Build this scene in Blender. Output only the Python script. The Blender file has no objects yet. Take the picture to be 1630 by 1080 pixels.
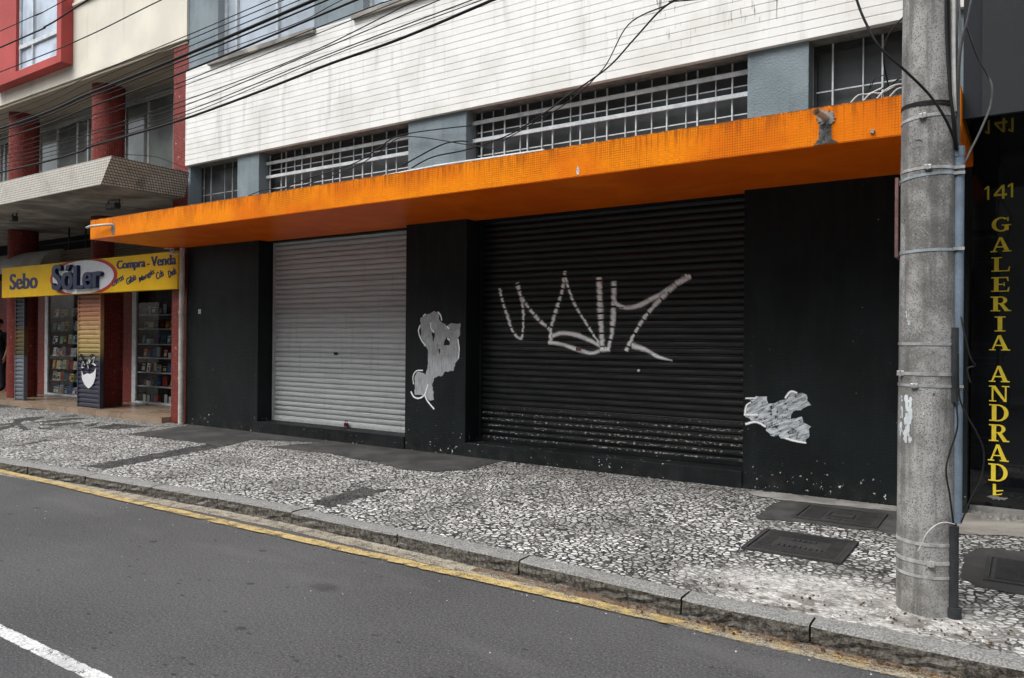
import bpy, bmesh, math, random
from mathutils import Vector, Matrix
random.seed(7)
S = bpy.context.scene
col = S.collection
# ------------------------------------------------------------------ camera
FPX = 1221.0; W0, H0 = 1630.0, 1080.0
yaw = math.atan(825/1221); pit = 2/1221; rol = .008
f0 = Vector((-math.sin(yaw)*math.cos(pit), math.cos(yaw)*math.cos(pit), math.sin(pit)))
r0 = Vector((math.cos(yaw), math.sin(yaw), 0)); u0 = r0.cross(f0)
CR = r0*math.cos(rol)+u0*math.sin(rol); CU = u0*math.cos(rol)-r0*math.sin(rol)
CP = Vector((0, 0, 1.6))
cam = bpy.data.objects.new('camera', bpy.data.cameras.new('camera')); col.objects.link(cam)
cam.data.sensor_width = 36; cam.data.lens = FPX/W0*36
cam.data.clip_start = .05; cam.data.clip_end = 1000
m = Matrix((CR, CU, -f0)).transposed().to_4x4(); m.translation = CP
cam.matrix_world = m
S.camera = cam
# ------------------------------------------------------------------ light (overcast)
SUN_EL, SUN_AZ = math.radians(56), math.radians(200)   # azimuth clockwise from +Y (north); street side
w = bpy.data.worlds.new('World'); S.world = w; w.use_nodes = True
nt = w.node_tree; bg = nt.nodes['Background']
sky = nt.nodes.new('ShaderNodeTexSky'); sky.sky_type = 'NISHITA'; sky.sun_disc = False
sky.sun_elevation = SUN_EL; sky.sun_rotation = SUN_AZ; sky.air_density = 1.0; sky.dust_density = 4.0; sky.ozone_density = .6
hs = nt.nodes.new('ShaderNodeHueSaturation'); hs.inputs['Saturation'].default_value = .34
nt.links.new(sky.outputs[0], hs.inputs['Color']); nt.links.new(hs.outputs[0], bg.inputs[0])
bg.inputs[1].default_value = .15
sl = bpy.data.lights.new('sun', 'SUN'); sl.energy = 1.2; sl.angle = math.radians(35); sl.color = (1, .995, .985)
so = bpy.data.objects.new('sun', sl); col.objects.link(so)
sd = Vector((math.sin(SUN_AZ)*math.cos(SUN_EL), math.cos(SUN_AZ)*math.cos(SUN_EL), math.sin(SUN_EL)))
so.rotation_euler = sd.to_track_quat('Z', 'Y').to_euler(); so.location = (0, 0, 40)
S.view_settings.view_transform = 'Standard'; S.view_settings.look = 'None'
S.view_settings.exposure = 0.72; S.view_settings.gamma = 1
S.render.engine = 'CYCLES'
S.cycles.max_bounces = 8; S.cycles.transparent_max_bounces = 16

# ------------------------------------------------------------------ photo helpers
def ray(u, v): return f0 + CR*(u-815)/FPX + CU*(540-v)/FPX
def onY(u, v, Y): d = ray(u, v); return CP + d*(Y/d.y)
def onZ(u, v, z): d = ray(u, v); return CP + d*((z-1.6)/d.z)
def onX(u, v, X): d = ray(u, v); return CP + d*(X/d.x)
def X_at(u, Y, v=540): return onY(u, v, Y).x
def zs(y): return .105 + .045*min(1, max(0, (y-4.3)/3.3))       # pavement height: falls to the kerb
def sw(u, v):
    p = onZ(u, v, .13)
    for _ in range(5): p = onZ(u, v, zs(p.y))
    return p

# ------------------------------------------------------------------ materials
class G:
    def __init__(s, name):
        s.m = bpy.data.materials.new(name); s.m.use_nodes = True; s.t = s.m.node_tree; s.n = s.t.nodes
        s.b = s.n['Principled BSDF']; s.out = s.n['Material Output']
        g = s.n.new('ShaderNodeNewGeometry'); s.pos = g.outputs['Position']
    def put(s, sock, v):
        if isinstance(v, bpy.types.NodeSocket): s.t.links.new(v, sock)
        elif isinstance(v, (tuple, list)):
            try: sock.default_value = tuple(v) if len(v) == len(sock.default_value) else tuple(v)+(1,)
            except Exception: sock.default_value = tuple(v)[:3]
        else: sock.default_value = v
    def math(s, op, a, b=0., c=None, clamp=False):
        n = s.n.new('ShaderNodeMath'); n.operation = op; n.use_clamp = clamp
        s.put(n.inputs[0], a); s.put(n.inputs[1], b)
        if c is not None: s.put(n.inputs[2], c)
        return n.outputs[0]
    def vm(s, op, a, b=(0, 0, 0)):
        n = s.n.new('ShaderNodeVectorMath'); n.operation = op
        s.put(n.inputs[0], a)
        if op == 'SCALE': s.put(n.inputs['Scale'], b)
        else: s.put(n.inputs[1], b)
        return n.outputs[1] if op in ('DOT_PRODUCT', 'LENGTH', 'DISTANCE') else n.outputs[0]
    def sep(s, v=None):
        n = s.n.new('ShaderNodeSeparateXYZ'); s.put(n.inputs[0], v or s.pos); return n.outputs
    def comb(s, x, y, z=0.):
        n = s.n.new('ShaderNodeCombineXYZ'); s.put(n.inputs[0], x); s.put(n.inputs[1], y); s.put(n.inputs[2], z); return n.outputs[0]
    def noise(s, scale, vec=None, detail=3, rough=.55, dist=0.):
        n = s.n.new('ShaderNodeTexNoise'); s.put(n.inputs['Vector'], vec or s.pos)
        n.inputs['Scale'].default_value = scale; n.inputs['Detail'].default_value = detail
        n.inputs['Roughness'].default_value = rough; n.inputs['Distortion'].default_value = dist
        return n.outputs[0]
    def voro(s, scale, vec=None, feature='F1', rnd=1.):
        n = s.n.new('ShaderNodeTexVoronoi'); n.feature = feature; s.put(n.inputs['Vector'], vec or s.pos)
        n.inputs['Scale'].default_value = scale; n.inputs['Randomness'].default_value = rnd; return n.outputs
    def wn(s, v):
        n = s.n.new('ShaderNodeTexWhiteNoise'); n.noise_dimensions = '3D'; s.put(n.inputs['Vector'], v); return n.outputs[0]
    def ss(s, x, a, b):                              # smoothstep a..b -> 0..1
        n = s.n.new('ShaderNodeMapRange'); n.interpolation_type = 'SMOOTHSTEP'
        s.put(n.inputs[0], x); n.inputs[1].default_value = min(a, b); n.inputs[2].default_value = max(a, b)
        n.inputs[3].default_value = 0 if a < b else 1; n.inputs[4].default_value = 1 if a < b else 0
        return n.outputs[0]
    def mix(s, f, a, b, mode='MIX'):
        n = s.n.new('ShaderNodeMix'); n.data_type = 'RGBA'; n.blend_type = mode
        s.put(n.inputs[0], f); s.put(n.inputs[6], a); s.put(n.inputs[7], b); return n.outputs[2]
    def ramp(s, f, stops):
        n = s.n.new('ShaderNodeValToRGB'); e = n.color_ramp.elements
        while len(e) < len(stops): e.new(.5)
        for k, (p, c) in enumerate(stops): e[k].position = p; e[k].color = tuple(c)+(1,)
        s.put(n.inputs[0], f); return n.outputs[0]
    def bump(s, h, strength=.5, dist=.01):
        n = s.n.new('ShaderNodeBump'); s.put(n.inputs['Height'], h); n.inputs['Strength'].default_value = strength
        n.inputs['Distance'].default_value = dist; s.t.links.new(n.outputs[0], s.b.inputs['Normal'])
    def set(s, color=None, rough=None, metal=None, spec=None, alpha=None):
        if color is not None: s.put(s.b.inputs['Base Color'], color)
        if rough is not None: s.put(s.b.inputs['Roughness'], rough)
        if metal is not None: s.put(s.b.inputs['Metallic'], metal)
        if spec is not None: s.put(s.b.inputs['Specular IOR Level'], spec)
        if alpha is not None: s.put(s.b.inputs['Alpha'], alpha)
        return s.m
def mulc(c, k): return tuple(min(1, x*k) for x in c)
def plain(name, c, rough=.6, metal=0., var=.25, scale=9., bump=.0, fine=60.):
    g = G(name); n = g.noise(scale); n2 = g.noise(fine, detail=2)
    f = g.math('ADD', g.math('MULTIPLY', n, .65), g.math('MULTIPLY', n2, .35))
    f = g.ss(f, .3, .7)
    cc = g.mix(f, mulc(c, 1-var), mulc(c, 1+var))
    if bump: g.bump(n2, bump, .004)
    return g.set(cc, g.math('ADD', rough-.06, g.math('MULTIPLY', n, .12)), metal, spec=.2)
def tilegrid(g, ax, az, w, h, gw):
    """grout mask 0..1 (1 = grout) for tiles w x h on axes sockets ax, az"""
    fx = g.math('FRACT', g.math('DIVIDE', ax, w)); fz = g.math('FRACT', g.math('DIVIDE', az, h))
    dx = g.math('MULTIPLY', g.math('SUBTRACT', .5, g.math('ABSOLUTE', g.math('SUBTRACT', fx, .5))), w)
    dz = g.math('MULTIPLY', g.math('SUBTRACT', .5, g.math('ABSOLUTE', g.math('SUBTRACT', fz, .5))), h)
    d = g.math('MINIMUM', dx, dz)
    cell = g.comb(g.math('FLOOR', g.math('DIVIDE', ax, w)), g.math('FLOOR', g.math('DIVIDE', az, h)), 0.)
    return g.ss(d, gw*1.3, gw*.5), cell, dx, dz

M = {}
# --- orange mosaic of the canopy
g = G('orange_mosaic'); o = g.sep()
hx = g.math('ADD', o[0], g.math('MULTIPLY', o[1], 1.0))
gr, cell, _, _ = tilegrid(g, hx, o[2], .021, .021, .0022)
streak = g.noise(1, g.comb(g.math('MULTIPLY', hx, 14.), 0., g.math('MULTIPLY', o[2], 1.6)), 4)
top = g.ss(o[2], 3.2, 3.41)
c = g.mix(g.wn(cell), (.95, .262, .001), (.99, .31, .0015))
c = g.mix(g.ss(g.noise(1.7), .35, .7), c, (.84, .19, .001))
c = g.mix(g.math('MULTIPLY', g.math('MULTIPLY', gr, .62), g.ss(g.math('ADD', g.noise(2.3, detail=5), g.math('MULTIPLY', top, .12)), .42, .68)), c, (.20, .04, .002))
c = g.mix(g.math('MULTIPLY', g.math('MULTIPLY', g.ss(streak, .50, .66), top), .45), c, (.22, .045, .004))
thin = g.noise(1, g.comb(g.math('MULTIPLY', hx, 46.), 0., g.math('MULTIPLY', o[2], 2.5)), 3)
c = g.mix(g.math('MULTIPLY', g.math('MULTIPLY', g.ss(thin, .52, .62), g.math('ADD', .25, top)), .42), c, (.30, .06, .004))
c = g.mix(g.math('MULTIPLY', g.ss(o[2], 3.385, 3.408), g.ss(g.noise(20), .35, .55)), c, (.08, .045, .02))
chip = g.ss(g.noise(13, detail=5), .735, .75)
c = g.mix(g.math('MULTIPLY', chip, g.ss(g.noise(1.1), .5, .6)), c, (.62, .50, .38))
g.bump(g.math('SUBTRACT', g.math('MULTIPLY', g.wn(cell), .4), gr), .5, .003)
M['orange'] = g.set(c, g.math('ADD', .45, g.math('MULTIPLY', g.noise(5), .2)), spec=.12)
g = G('orange_soffit'); o = g.sep()
c = g.mix(g.ss(g.noise(1.3, detail=4, dist=1.), .35, .7), (.76, .115, .001), (.92, .17, .002))
c = g.mix(g.ss(g.noise(1, g.comb(g.math('MULTIPLY', o[0], 1.2), g.math('MULTIPLY', o[1], 7), 0.), 5), .62, .7), c, (.80, .27, .03))
c = g.mix(g.ss(g.noise(1, g.comb(g.math('MULTIPLY', o[0], 4), g.math('MULTIPLY', o[1], 22), 0.), 5), .73, .76), c, (.6, .5, .4))
M['orange_soffit'] = g.set(c, .35, spec=.3)
# --- white long tile cladding
g = G('white_tile'); o = g.sep()
row = g.math('FLOOR', g.math('DIVIDE', g.math('SUBTRACT', o[2], 4.45), .0865))
off = g.math('MULTIPLY', g.math('MODULO', g.math('ABSOLUTE', row), 2.), .12)
fx = g.math('FRACT', g.math('DIVIDE', g.math('ADD', o[0], g.math('ADD', off, 50.)), .24))
dx = g.math('MULTIPLY', g.math('SUBTRACT', .5, g.math('ABSOLUTE', g.math('SUBTRACT', fx, .5))), .24)
cell = g.comb(g.math('FLOOR', g.math('DIVIDE', g.math('ADD', o[0], g.math('ADD', off, 50.)), .24)), row, 0.)
joint = g.ss(dx, .0028, .0012)
c = g.mix(g.wn(cell), (.79, .79, .765), (.82, .82, .795))
c = g.mix(g.math('MULTIPLY', g.ss(g.noise(1.6, detail=6), .42, .66), .5), c, (.60, .59, .54))
st = g.noise(1, g.comb(g.math('MULTIPLY', o[0], 9.), 0., g.math('MULTIPLY', o[2], .45)), 4)
c = g.mix(g.math('MULTIPLY', g.ss(st, .60, .78), .45), c, (.45, .44, .38))
dr = g.noise(1, g.comb(g.math('MULTIPLY', o[0], 30.), 0., g.math('MULTIPLY', o[2], 3.6)), 3)
zone = g.math('MULTIPLY', g.math('MULTIPLY', g.ss(o[0], -4.4, -3.2), g.ss(o[2], 4.55, 4.9)), g.ss(g.noise(1.9), .40, .55))
c = g.mix(g.math('MULTIPLY', g.ss(dr, .60, .645), g.math('MULTIPLY', zone, .8)), c, (.14, .14, .12))
dm = g.noise(1, g.comb(g.math('MULTIPLY', o[0], 7.), 0., g.math('MULTIPLY', o[2], .9)), 3)
c = g.mix(g.math('MULTIPLY', g.ss(dm, .54, .68), .32), c, (.36, .37, .33))
c = g.mix(g.math('MULTIPLY', joint, .16), c, (.4, .4, .38))
g.bump(g.math('ADD', g.math('MULTIPLY', joint, -.4), g.math('MULTIPLY', g.noise(9), 1.2)), .18, .004)
M['white_tile'] = g.set(c, .42)
M['grout'] = plain('dark_joint', (.18, .18, .17), .9, var=.4)
# --- black painted mosaic
g = G('black_mosaic'); o = g.sep(); hx = g.math('ADD', o[0], o[1])
gr, cell, dxx, dzz = tilegrid(g, hx, o[2], .021, .021, .0018)
c = g.mix(g.ss(g.noise(.9, detail=5), .35, .7), (.0038, .0058, .006), (.0095, .0135, .0140))
c = g.mix(g.math('MULTIPLY', g.ss(g.noise(1, g.comb(g.math('MULTIPLY', hx, 8.), 0., g.math('MULTIPLY', o[2], .8)), 4), .55, .75), .4), c, (.014, .016, .016))
low = g.ss(o[2], .75, .15)
chip = g.math('GREATER_THAN', g.math('ADD', g.noise(24, detail=4, rough=.6), g.math('MULTIPLY', low, .09)), .745)
chip2 = g.math('MULTIPLY', g.math('GREATER_THAN', g.noise(34, detail=2), .775), g.ss(o[2], 1.8, 1.0))
cl = g.math('MULTIPLY', chip, g.ss(g.noise(1.7), .47, .56))
roll = g.noise(1, g.comb(g.math('MULTIPLY', hx, 5.), 0., g.math('MULTIPLY', o[2], 1.1)), 6, .6)
c = g.mix(g.math('MULTIPLY', g.ss(roll, .46, .60), .5), c, (.0115, .016, .017))
scr = g.math('MULTIPLY', g.math('GREATER_THAN', g.noise(1, g.comb(g.math('MULTIPLY', hx, 7.), 0., g.math('MULTIPLY', g.math('ADD', o[2], g.math('MULTIPLY', hx, .6)), 60.)), 3), .735), g.math('GREATER_THAN', g.noise(3.3), .56))
c = g.mix(g.math('MULTIPLY', scr, .5), c, (.25, .25, .24))
c = g.mix(g.math('MAXIMUM', cl, g.math('MULTIPLY', chip2, .6)), c, (.62, .62, .58))
dust = g.math('MULTIPLY', g.ss(o[2], .42, .14), g.ss(g.noise(7, detail=5), .4, .7))
c = g.mix(g.math('MULTIPLY', dust, .16), c, (.10, .095, .085))
g.bump(g.math('ADD', g.math('MULTIPLY', g.wn(cell), .5), g.math('MULTIPLY', gr, -1.)), .6, .0035)
M['black_wall'] = g.set(c, g.math('ADD', .42, g.math('MULTIPLY', g.noise(4), .2)), spec=.22)
# --- roughcast blue grey
g = G('blue_render'); o = g.sep(); n = g.noise(55, detail=4)
c = g.mix(g.ss(g.noise(2.4, detail=5), .3, .7), (.155, .20, .225), (.225, .275, .30))
c = g.mix(g.math('MULTIPLY', g.ss(g.noise(1, g.comb(g.math('MULTIPLY', g.math('ADD', o[0], o[1]), 11.), 0., g.math('MULTIPLY', o[2], 1.5)), 4), .5, .75), .5), c, (.12, .14, .14))
g.bump(n, .9, .012); M['blue_wall'] = g.set(c, .85)
# --- red mosaic
g = G('red_mosaic'); o = g.sep(); hx = g.math('ADD', o[0], g.math('MULTIPLY', o[1], 1.))
gr, cell, _, _ = tilegrid(g, hx, o[2], .05, .026, .0028)
c = g.mix(g.wn(cell), (.115, .012, .009), (.23, .030, .021))
c = g.mix(g.math('MULTIPLY', gr, .55), c, (.26, .12, .10))
c = g.mix(g.ss(g.noise(14, detail=4), .66, .74), c, (.45, .30, .26))
g.bump(g.math('MULTIPLY', gr, -1.), .6, .004); M['red_tile'] = g.set(c, .42, spec=.18)
# --- light mosaic of the concrete marquee
def lightmosaic(name, c0, c1, cg, k):
    g = G(name); o = g.sep(); hx = g.math('ADD', o[0], g.math('MULTIPLY', o[1], 1.))
    gr, cell, _, _ = tilegrid(g, hx, o[2], .050, .036, .0050)
    c = g.mix(g.wn(cell), c0, c1)
    c = g.mix(g.math('MULTIPLY', gr, k), c, cg)
    c = g.mix(g.math('MULTIPLY', g.ss(g.noise(3, detail=5), .52, .75), .45), c, mulc(cg, 1.5))
    g.bump(g.math('MULTIPLY', gr, -1.), .6, .006); return g.set(c, .5)
M['mosaic_light'] = lightmosaic('light_mosaic', (.78, .75, .67), (.88, .86, .79), (.24, .21, .17), .8)
M['mosaic_dirty'] = lightmosaic('weathered_mosaic', (.46, .41, .36), (.58, .52, .45), (.022, .019, .016), 1.)
# --- plaster
def plaster(name, c, dirt, var=.1):
    g = G(name); o = g.sep()
    cc = g.mix(g.ss(g.noise(1.1, detail=6), .35, .7), mulc(c, 1-var), mulc(c, 1+var*.5))
    cc = g.mix(g.math('MULTIPLY', g.ss(g.noise(1, g.comb(g.math('MULTIPLY', g.math('ADD', o[0], o[1]), 6.), 0., g.math('MULTIPLY', o[2], .7)), 5), .55, .8), .5), cc, dirt)
    g.bump(g.noise(30, detail=4), .2, .006); return g.set(cc, .8)
M['cream'] = plaster('cream_plaster', (.70, .67, .57), (.42, .38, .28))
M['red_paint'] = plaster('red_painted_render', (.42, .062, .055), (.28, .07, .06), .18)
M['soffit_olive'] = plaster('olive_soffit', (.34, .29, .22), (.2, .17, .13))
M['dark_panel'] = plaster('dark_grey_panel', (.022, .027, .031), (.012, .015, .017), .1)
M['navy_panel'] = plaster('near_black_panel', (.011, .015, .021), (.02, .02, .02), .1)
# --- raw concrete
def concrete(name, c, var=.35, sc=2., dark=(.05, .048, .045), speck=.0):
    g = G(name)
    cc = g.mix(g.ss(g.noise(sc, detail=6, dist=.6), .35, .68), mulc(c, 1-var), mulc(c, 1+var))
    cc = g.mix(g.math('MULTIPLY', g.ss(g.noise(sc*2.7, detail=6), .56, .72), .6), cc, dark)
    f = g.noise(160, detail=2)
    cc = g.mix(g.math('MULTIPLY', g.ss(f, .5, .75), .35), cc, mulc(c, 1.9))
    g.bump(g.noise(60, detail=5), .45, .006); return g.set(cc, .85)
M['concrete'] = concrete('stained_concrete', (.27, .255, .225), .45, 1.3, (.07, .062, .05))
M['concrete_dark'] = concrete('dark_pavement_concrete', (.046, .045, .043), .4, 2.6, (.02, .02, .019))
M['mortar'] = concrete('grey_mortar', (.24, .235, .22), .3, 4.)
# --- pole
g = G('pole_concrete'); o = g.sep()
c = g.mix(g.ss(g.noise(4.5, detail=8, rough=.65), .38, .62), (.15, .148, .14), (.36, .355, .345))
v = g.voro(105); c = g.mix(g.ss(v[0], .60, .10), c, g.mix(g.math('POWER', g.wn(v[2]), 2.2), (.075, .073, .07), (.38, .375, .36)))
pt = g.ss(g.noise(26, detail=4), .70, .74); c = g.mix(g.math('MULTIPLY', pt, .8), c, (.03, .03, .03))
stk = g.noise(1, g.comb(g.math('MULTIPLY', o[0], 16.), g.math('MULTIPLY', o[1], 16.), g.math('MULTIPLY', o[2], 1.1)), 4)
c = g.mix(g.math('MULTIPLY', g.ss(stk, .47, .62), .6), c, (.085, .083, .076))
base = g.math('MULTIPLY', g.ss(o[2], .75, .2), g.ss(g.noise(6), .3, .65)); c = g.mix(g.math('MULTIPLY', base, .5), c, (.12, .105, .08))
g.bump(g.math('ADD', g.noise(120, detail=3), g.math('MULTIPLY', pt, -1.5)), .7, .004); M['pole'] = g.set(c, .85)
# --- asphalt
g = G('asphalt'); o = g.sep()
c = g.mix(g.ss(g.noise(.55, detail=5), .3, .7), (.058, .058, .060), (.086, .086, .088))
v = g.voro(210); c = g.mix(g.math('MULTIPLY', g.ss(g.noise(75, detail=5, rough=.75), .5, .64), .65), c, (.21, .205, .20))
c = g.mix(g.math('MULTIPLY', g.ss(g.noise(62, g.vm('ADD', g.pos, (3., 1., 0.)), 5, .75), .50, .37), .75), c, (.018, .018, .019))
vec = g.vm('MULTIPLY', g.pos, (1.35, 2.2, 1.))
d = g.voro(1.9, vec)[0]; dd = g.math('ADD', d, g.math('MULTIPLY', g.noise(14, detail=3), .16))
gate = g.math('GREATER_THAN', g.wn(g.voro(1.9, vec)[2]), .45)
c = g.mix(g.math('MULTIPLY', g.math('MULTIPLY', g.ss(dd, .215, .14), gate), .7), c, (.020, .020, .021))
vec2 = g.vm('MULTIPLY', g.pos, (1.2, 2.6, 1.))
d2 = g.math('ADD', g.voro(5.2, vec2)[0], g.math('MULTIPLY', g.noise(30, detail=3), .15))
gate2 = g.math('GREATER_THAN', g.wn(g.voro(5.2, vec2)[2]), .72)
c = g.mix(g.math('MULTIPLY', g.math('MULTIPLY', g.ss(d2, .24, .16), gate2), .75), c, (.016, .016, .016))
lg = g.ss(g.math('ADD', g.vm('LENGTH', g.vm('MULTIPLY', g.vm('SUBTRACT', g.pos, tuple(onZ(515, 935, 0))), (1., 1.6, 0.))), g.math('MULTIPLY', g.noise(16, detail=4), .16)), .25, .13)
c = g.mix(g.math('MULTIPLY', lg, .55), c, (.022, .022, .022))
c = g.mix(g.math('MULTIPLY', g.ss(g.noise(1.1, g.vm('MULTIPLY', g.pos, (.5, 1.6, 1.)), 5), .52, .7), .3), c, (.15, .148, .145))
g.bump(g.math('ADD', g.noise(150, detail=3), g.math('MULTIPLY', v[0], -.6)), .55, .005)
M['asphalt'] = g.set(c, .82, spec=.35)
# --- worn paint on the road
def worn(name, c0, c1, lo, hi, edge=None, far=None):
    g = G(name); o = g.sep()
    c = g.mix(g.ss(g.noise(60, detail=4), .35, .65), c0, c1)
    c = g.mix(g.math('MULTIPLY', g.ss(g.noise(5, detail=5), .45, .75), .45), c, mulc(c0, .45))
    a = g.math('ADD', g.math('MULTIPLY', g.noise(110, detail=4, rough=.7), .6), g.math('MULTIPLY', g.noise(9, detail=5), .4))
    if far: a = g.math('SUBTRACT', a, g.math('MULTIPLY', g.ss(o[0], far[0], far[1]), far[2]))
    uv = g.n.new('ShaderNodeUVMap').outputs[0]; uvs = g.sep(uv)
    e = g.math('SUBTRACT', .5, g.math('ABSOLUTE', g.math('SUBTRACT', uvs[1], .5)))
    a = g.math('ADD', a, g.math('MULTIPLY', g.math('SUBTRACT', g.ss(e, 0., .16), 1.), .22))
    g.bump(g.noise(150, detail=3), .5, .004)
    return g.set(c, .75, alpha=g.ss(a, lo, hi))
M['yellow'] = worn('worn_yellow_paint', (.40, .29, .115), (.56, .43, .19), .42, .50, far=(-2.6, -.6, .10))
M['white_line'] = worn('worn_white_paint', (.50, .51, .50), (.74, .75, .74), .41, .46)
M['sand'] = worn('gutter_sand', (.24, .21, .16), (.42, .38, .30), .38, .52)
M['leaf_dirt'] = worn('brown_gutter_dirt', (.10, .055, .03), (.19, .11, .06), .46, .55)
M['cement'] = worn('pale_cement_smear', (.34, .34, .33), (.56, .56, .54), .42, .60)
# --- granite kerb
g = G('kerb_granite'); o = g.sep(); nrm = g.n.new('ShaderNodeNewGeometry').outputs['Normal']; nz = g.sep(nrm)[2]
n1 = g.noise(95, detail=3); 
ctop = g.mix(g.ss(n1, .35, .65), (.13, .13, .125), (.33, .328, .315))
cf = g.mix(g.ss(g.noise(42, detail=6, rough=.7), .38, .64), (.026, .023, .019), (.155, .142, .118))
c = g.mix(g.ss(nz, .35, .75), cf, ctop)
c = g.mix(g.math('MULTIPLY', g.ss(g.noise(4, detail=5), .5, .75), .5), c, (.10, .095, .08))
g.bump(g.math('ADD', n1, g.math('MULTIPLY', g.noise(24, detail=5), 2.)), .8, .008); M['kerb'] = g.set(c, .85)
# --- mosaic pavement (irregular white limestone sets, black basalt figures)
def polys_px():
    L = [[(138, 742), (166, 747), (368, 709), (342, 705)], [(492, 801), (573, 777), (617, 780), (528, 808)]]
    k = .184
    for p in ([(100, 150), (215, 138), (175, 190), (140, 190)], [(-80, 205), (130, 178), (180, 185), (-60, 215)],
              [(-40, 228), (150, 190), (190, 190), (-20, 255)], [(140, 190), (185, 190), (260, 240), (200, 250)], [(180, 160), (220, 135), (400, 128), (300, 165)],
              [(240, 182), (640, 138), (800, 140), (420, 178)], [(340, 192), (690, 175), (725, 185), (500, 212)],
              [(340, 222), (470, 225), (440, 242), (350, 240)], [(715, 202), (870, 178), (800, 212)],
              [(770, 228), (1000, 188), (1320, 212), (1000, 238)], [(-60, 20), (210, 28), (180, 46), (-60, 52)],
              [(190, 62), (400, 36), (390, 72)], [(200, 362), (400, 328), (430, 335), (240, 372)], [(540, 128), (640, 110), (690, 116), (600, 132)]):
        L.append([(x*k, 640+y*k) for x, y in p])
    return L
g = G('stone_mosaic_pavement'); o = g.sep()
warp = g.n.new('ShaderNodeTexNoise'); warp.inputs['Scale'].default_value = 9; g.put(warp.inputs['Vector'], g.pos)
pv = g.vm('ADD', g.comb(g.math('MULTIPLY', o[0], .88), o[1], 0.), g.vm('SCALE', g.vm('SUBTRACT', warp.outputs[1], (.5, .5, .5)), .035))
SC = 23.
v1 = g.voro(SC, pv, rnd=.82); ve = g.voro(SC, pv, 'DISTANCE_TO_EDGE', rnd=.82)
cp = g.vm('SCALE', v1[2], 1.) if False else v1[2]
cs = g.sep(cp); cx, cy = g.math('DIVIDE', cs[0], .88), cs[1]
rnd = g.wn(cp)
mask = None
for P in polys_px():
    Q = [sw(u, v) for u, v in P]; A = sum(Q[i].x*Q[(i+1) % len(Q)].y-Q[(i+1) % len(Q)].x*Q[i].y for i in range(len(Q)))
    if A < 0: Q.reverse()
    mn = None
    for i in range(len(Q)):
        a, b = Q[i], Q[(i+1) % len(Q)]; dx_, dy_ = b.x-a.x, b.y-a.y; L = math.hypot(dx_, dy_) or 1
        nx, ny = -dy_/L, dx_/L; cc = -(nx*a.x+ny*a.y)
        e = g.math('ADD', g.math('MULTIPLY_ADD', cx, nx, cc), g.math('MULTIPLY', cy, ny))
        mn = e if mn is None else g.math('MINIMUM', mn, e)
    mask = mn if mask is None else g.math('MAXIMUM', mask, mn)
blk = g.math('GREATER_THAN', mask, -.008)
stray = g.math('GREATER_THAN', g.math('ADD', g.wn(g.vm('ADD', cp, (9., 9., 9.))), g.math('MULTIPLY', g.ss(o[0], -3.6, -2.2), .02)), .978)
blk = g.math('MAXIMUM', blk, stray)
white = g.ramp(rnd, [(0., (.16, .158, .15)), (.16, (.40, .398, .385)), (.5, (.60, .597, .58)), (1., (.80, .795, .78))])
white = g.mix(g.math('MULTIPLY', g.ss(g.noise(40, detail=4), .42, .7), .35), white, (.33, .32, .29))
grime_and_wall_tone = g.ss(g.noise(1.5, detail=6), .44, .62)
grime_and_wall_tone = g.math('MAXIMUM', grime_and_wall_tone, g.math('MULTIPLY', g.ss(o[1], 6.3, 7.5), .9))  # stones turn greyer towards the wall
white = g.mix(g.math('MULTIPLY', grime_and_wall_tone, .62), white, (.24, .237, .222))
stone = g.mix(blk, white, g.mix(rnd, (.035, .036, .038), (.075, .075, .076)))
gap = g.ss(g.math('ADD', ve[0], g.math('MULTIPLY', g.math('SUBTRACT', g.noise(70), .5), .09)), .135, .055)
gapc = g.mix(g.ss(g.noise(6, detail=4), .4, .65), (.022, .0215, .019), (.10, .096, .086))
c = g.mix(gap, stone, gapc)
# cement-smeared, worn area by the kerb near the pole
C1 = sw(1130, 905); 
e1 = g.math('ADD', g.math('POWER', g.math('DIVIDE', g.math('SUBTRACT', o[0], -.95), 1.05), 2.), g.math('POWER', g.math('DIVIDE', g.math('SUBTRACT', o[1], 4.72), .50), 2.))
sm = g.ss(g.math('ADD', e1, g.math('MULTIPLY', g.noise(5, detail=5), 1.5)), 1.9, 1.0)
smc = g.ramp(g.noise(22, detail=6, rough=.7), [(.3, (.15, .145, .13)), (.45, (.36, .35, .33)), (.6, (.62, .61, .58)), (1., (.74, .73, .7))])
c = g.mix(g.math('MULTIPLY', sm, .85), c, smc)
e2 = g.math('MULTIPLY', g.ss(g.noise(3.1, g.vm('ADD', g.pos, (7., 3., 0.)), 5), .58, .66), .55)
c = g.mix(e2, c, (.17, .165, .15))
e3 = g.math('MULTIPLY', g.math('MULTIPLY', g.ss(g.noise(7, g.vm('ADD', g.pos, (2., 5., 0.)), 6), .50, .60), g.math('MULTIPLY', g.ss(o[0], -2.3, -1.6), g.ss(o[1], 5.0, 4.45))), .8)
c = g.mix(e3, c, (.075, .062, .045))
hgt = g.math('ADD', g.math('MULTIPLY', g.ss(ve[0], .0, .2), 1.), g.math('ADD', g.math('MULTIPLY', rnd, .35), g.math('MULTIPLY', g.noise(80, detail=3), .25)))
hgt = g.math('MULTIPLY', hgt, g.math('SUBTRACT', 1., g.math('MULTIPLY', sm, .6)))
hgt = g.math('ADD', hgt, g.math('MULTIPLY', g.noise(2.5, detail=2), 5.))
g.bump(hgt, 1., .013); M['pave'] = g.set(c, g.math('ADD', .5, g.math('MULTIPLY', rnd, .25)))
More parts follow.
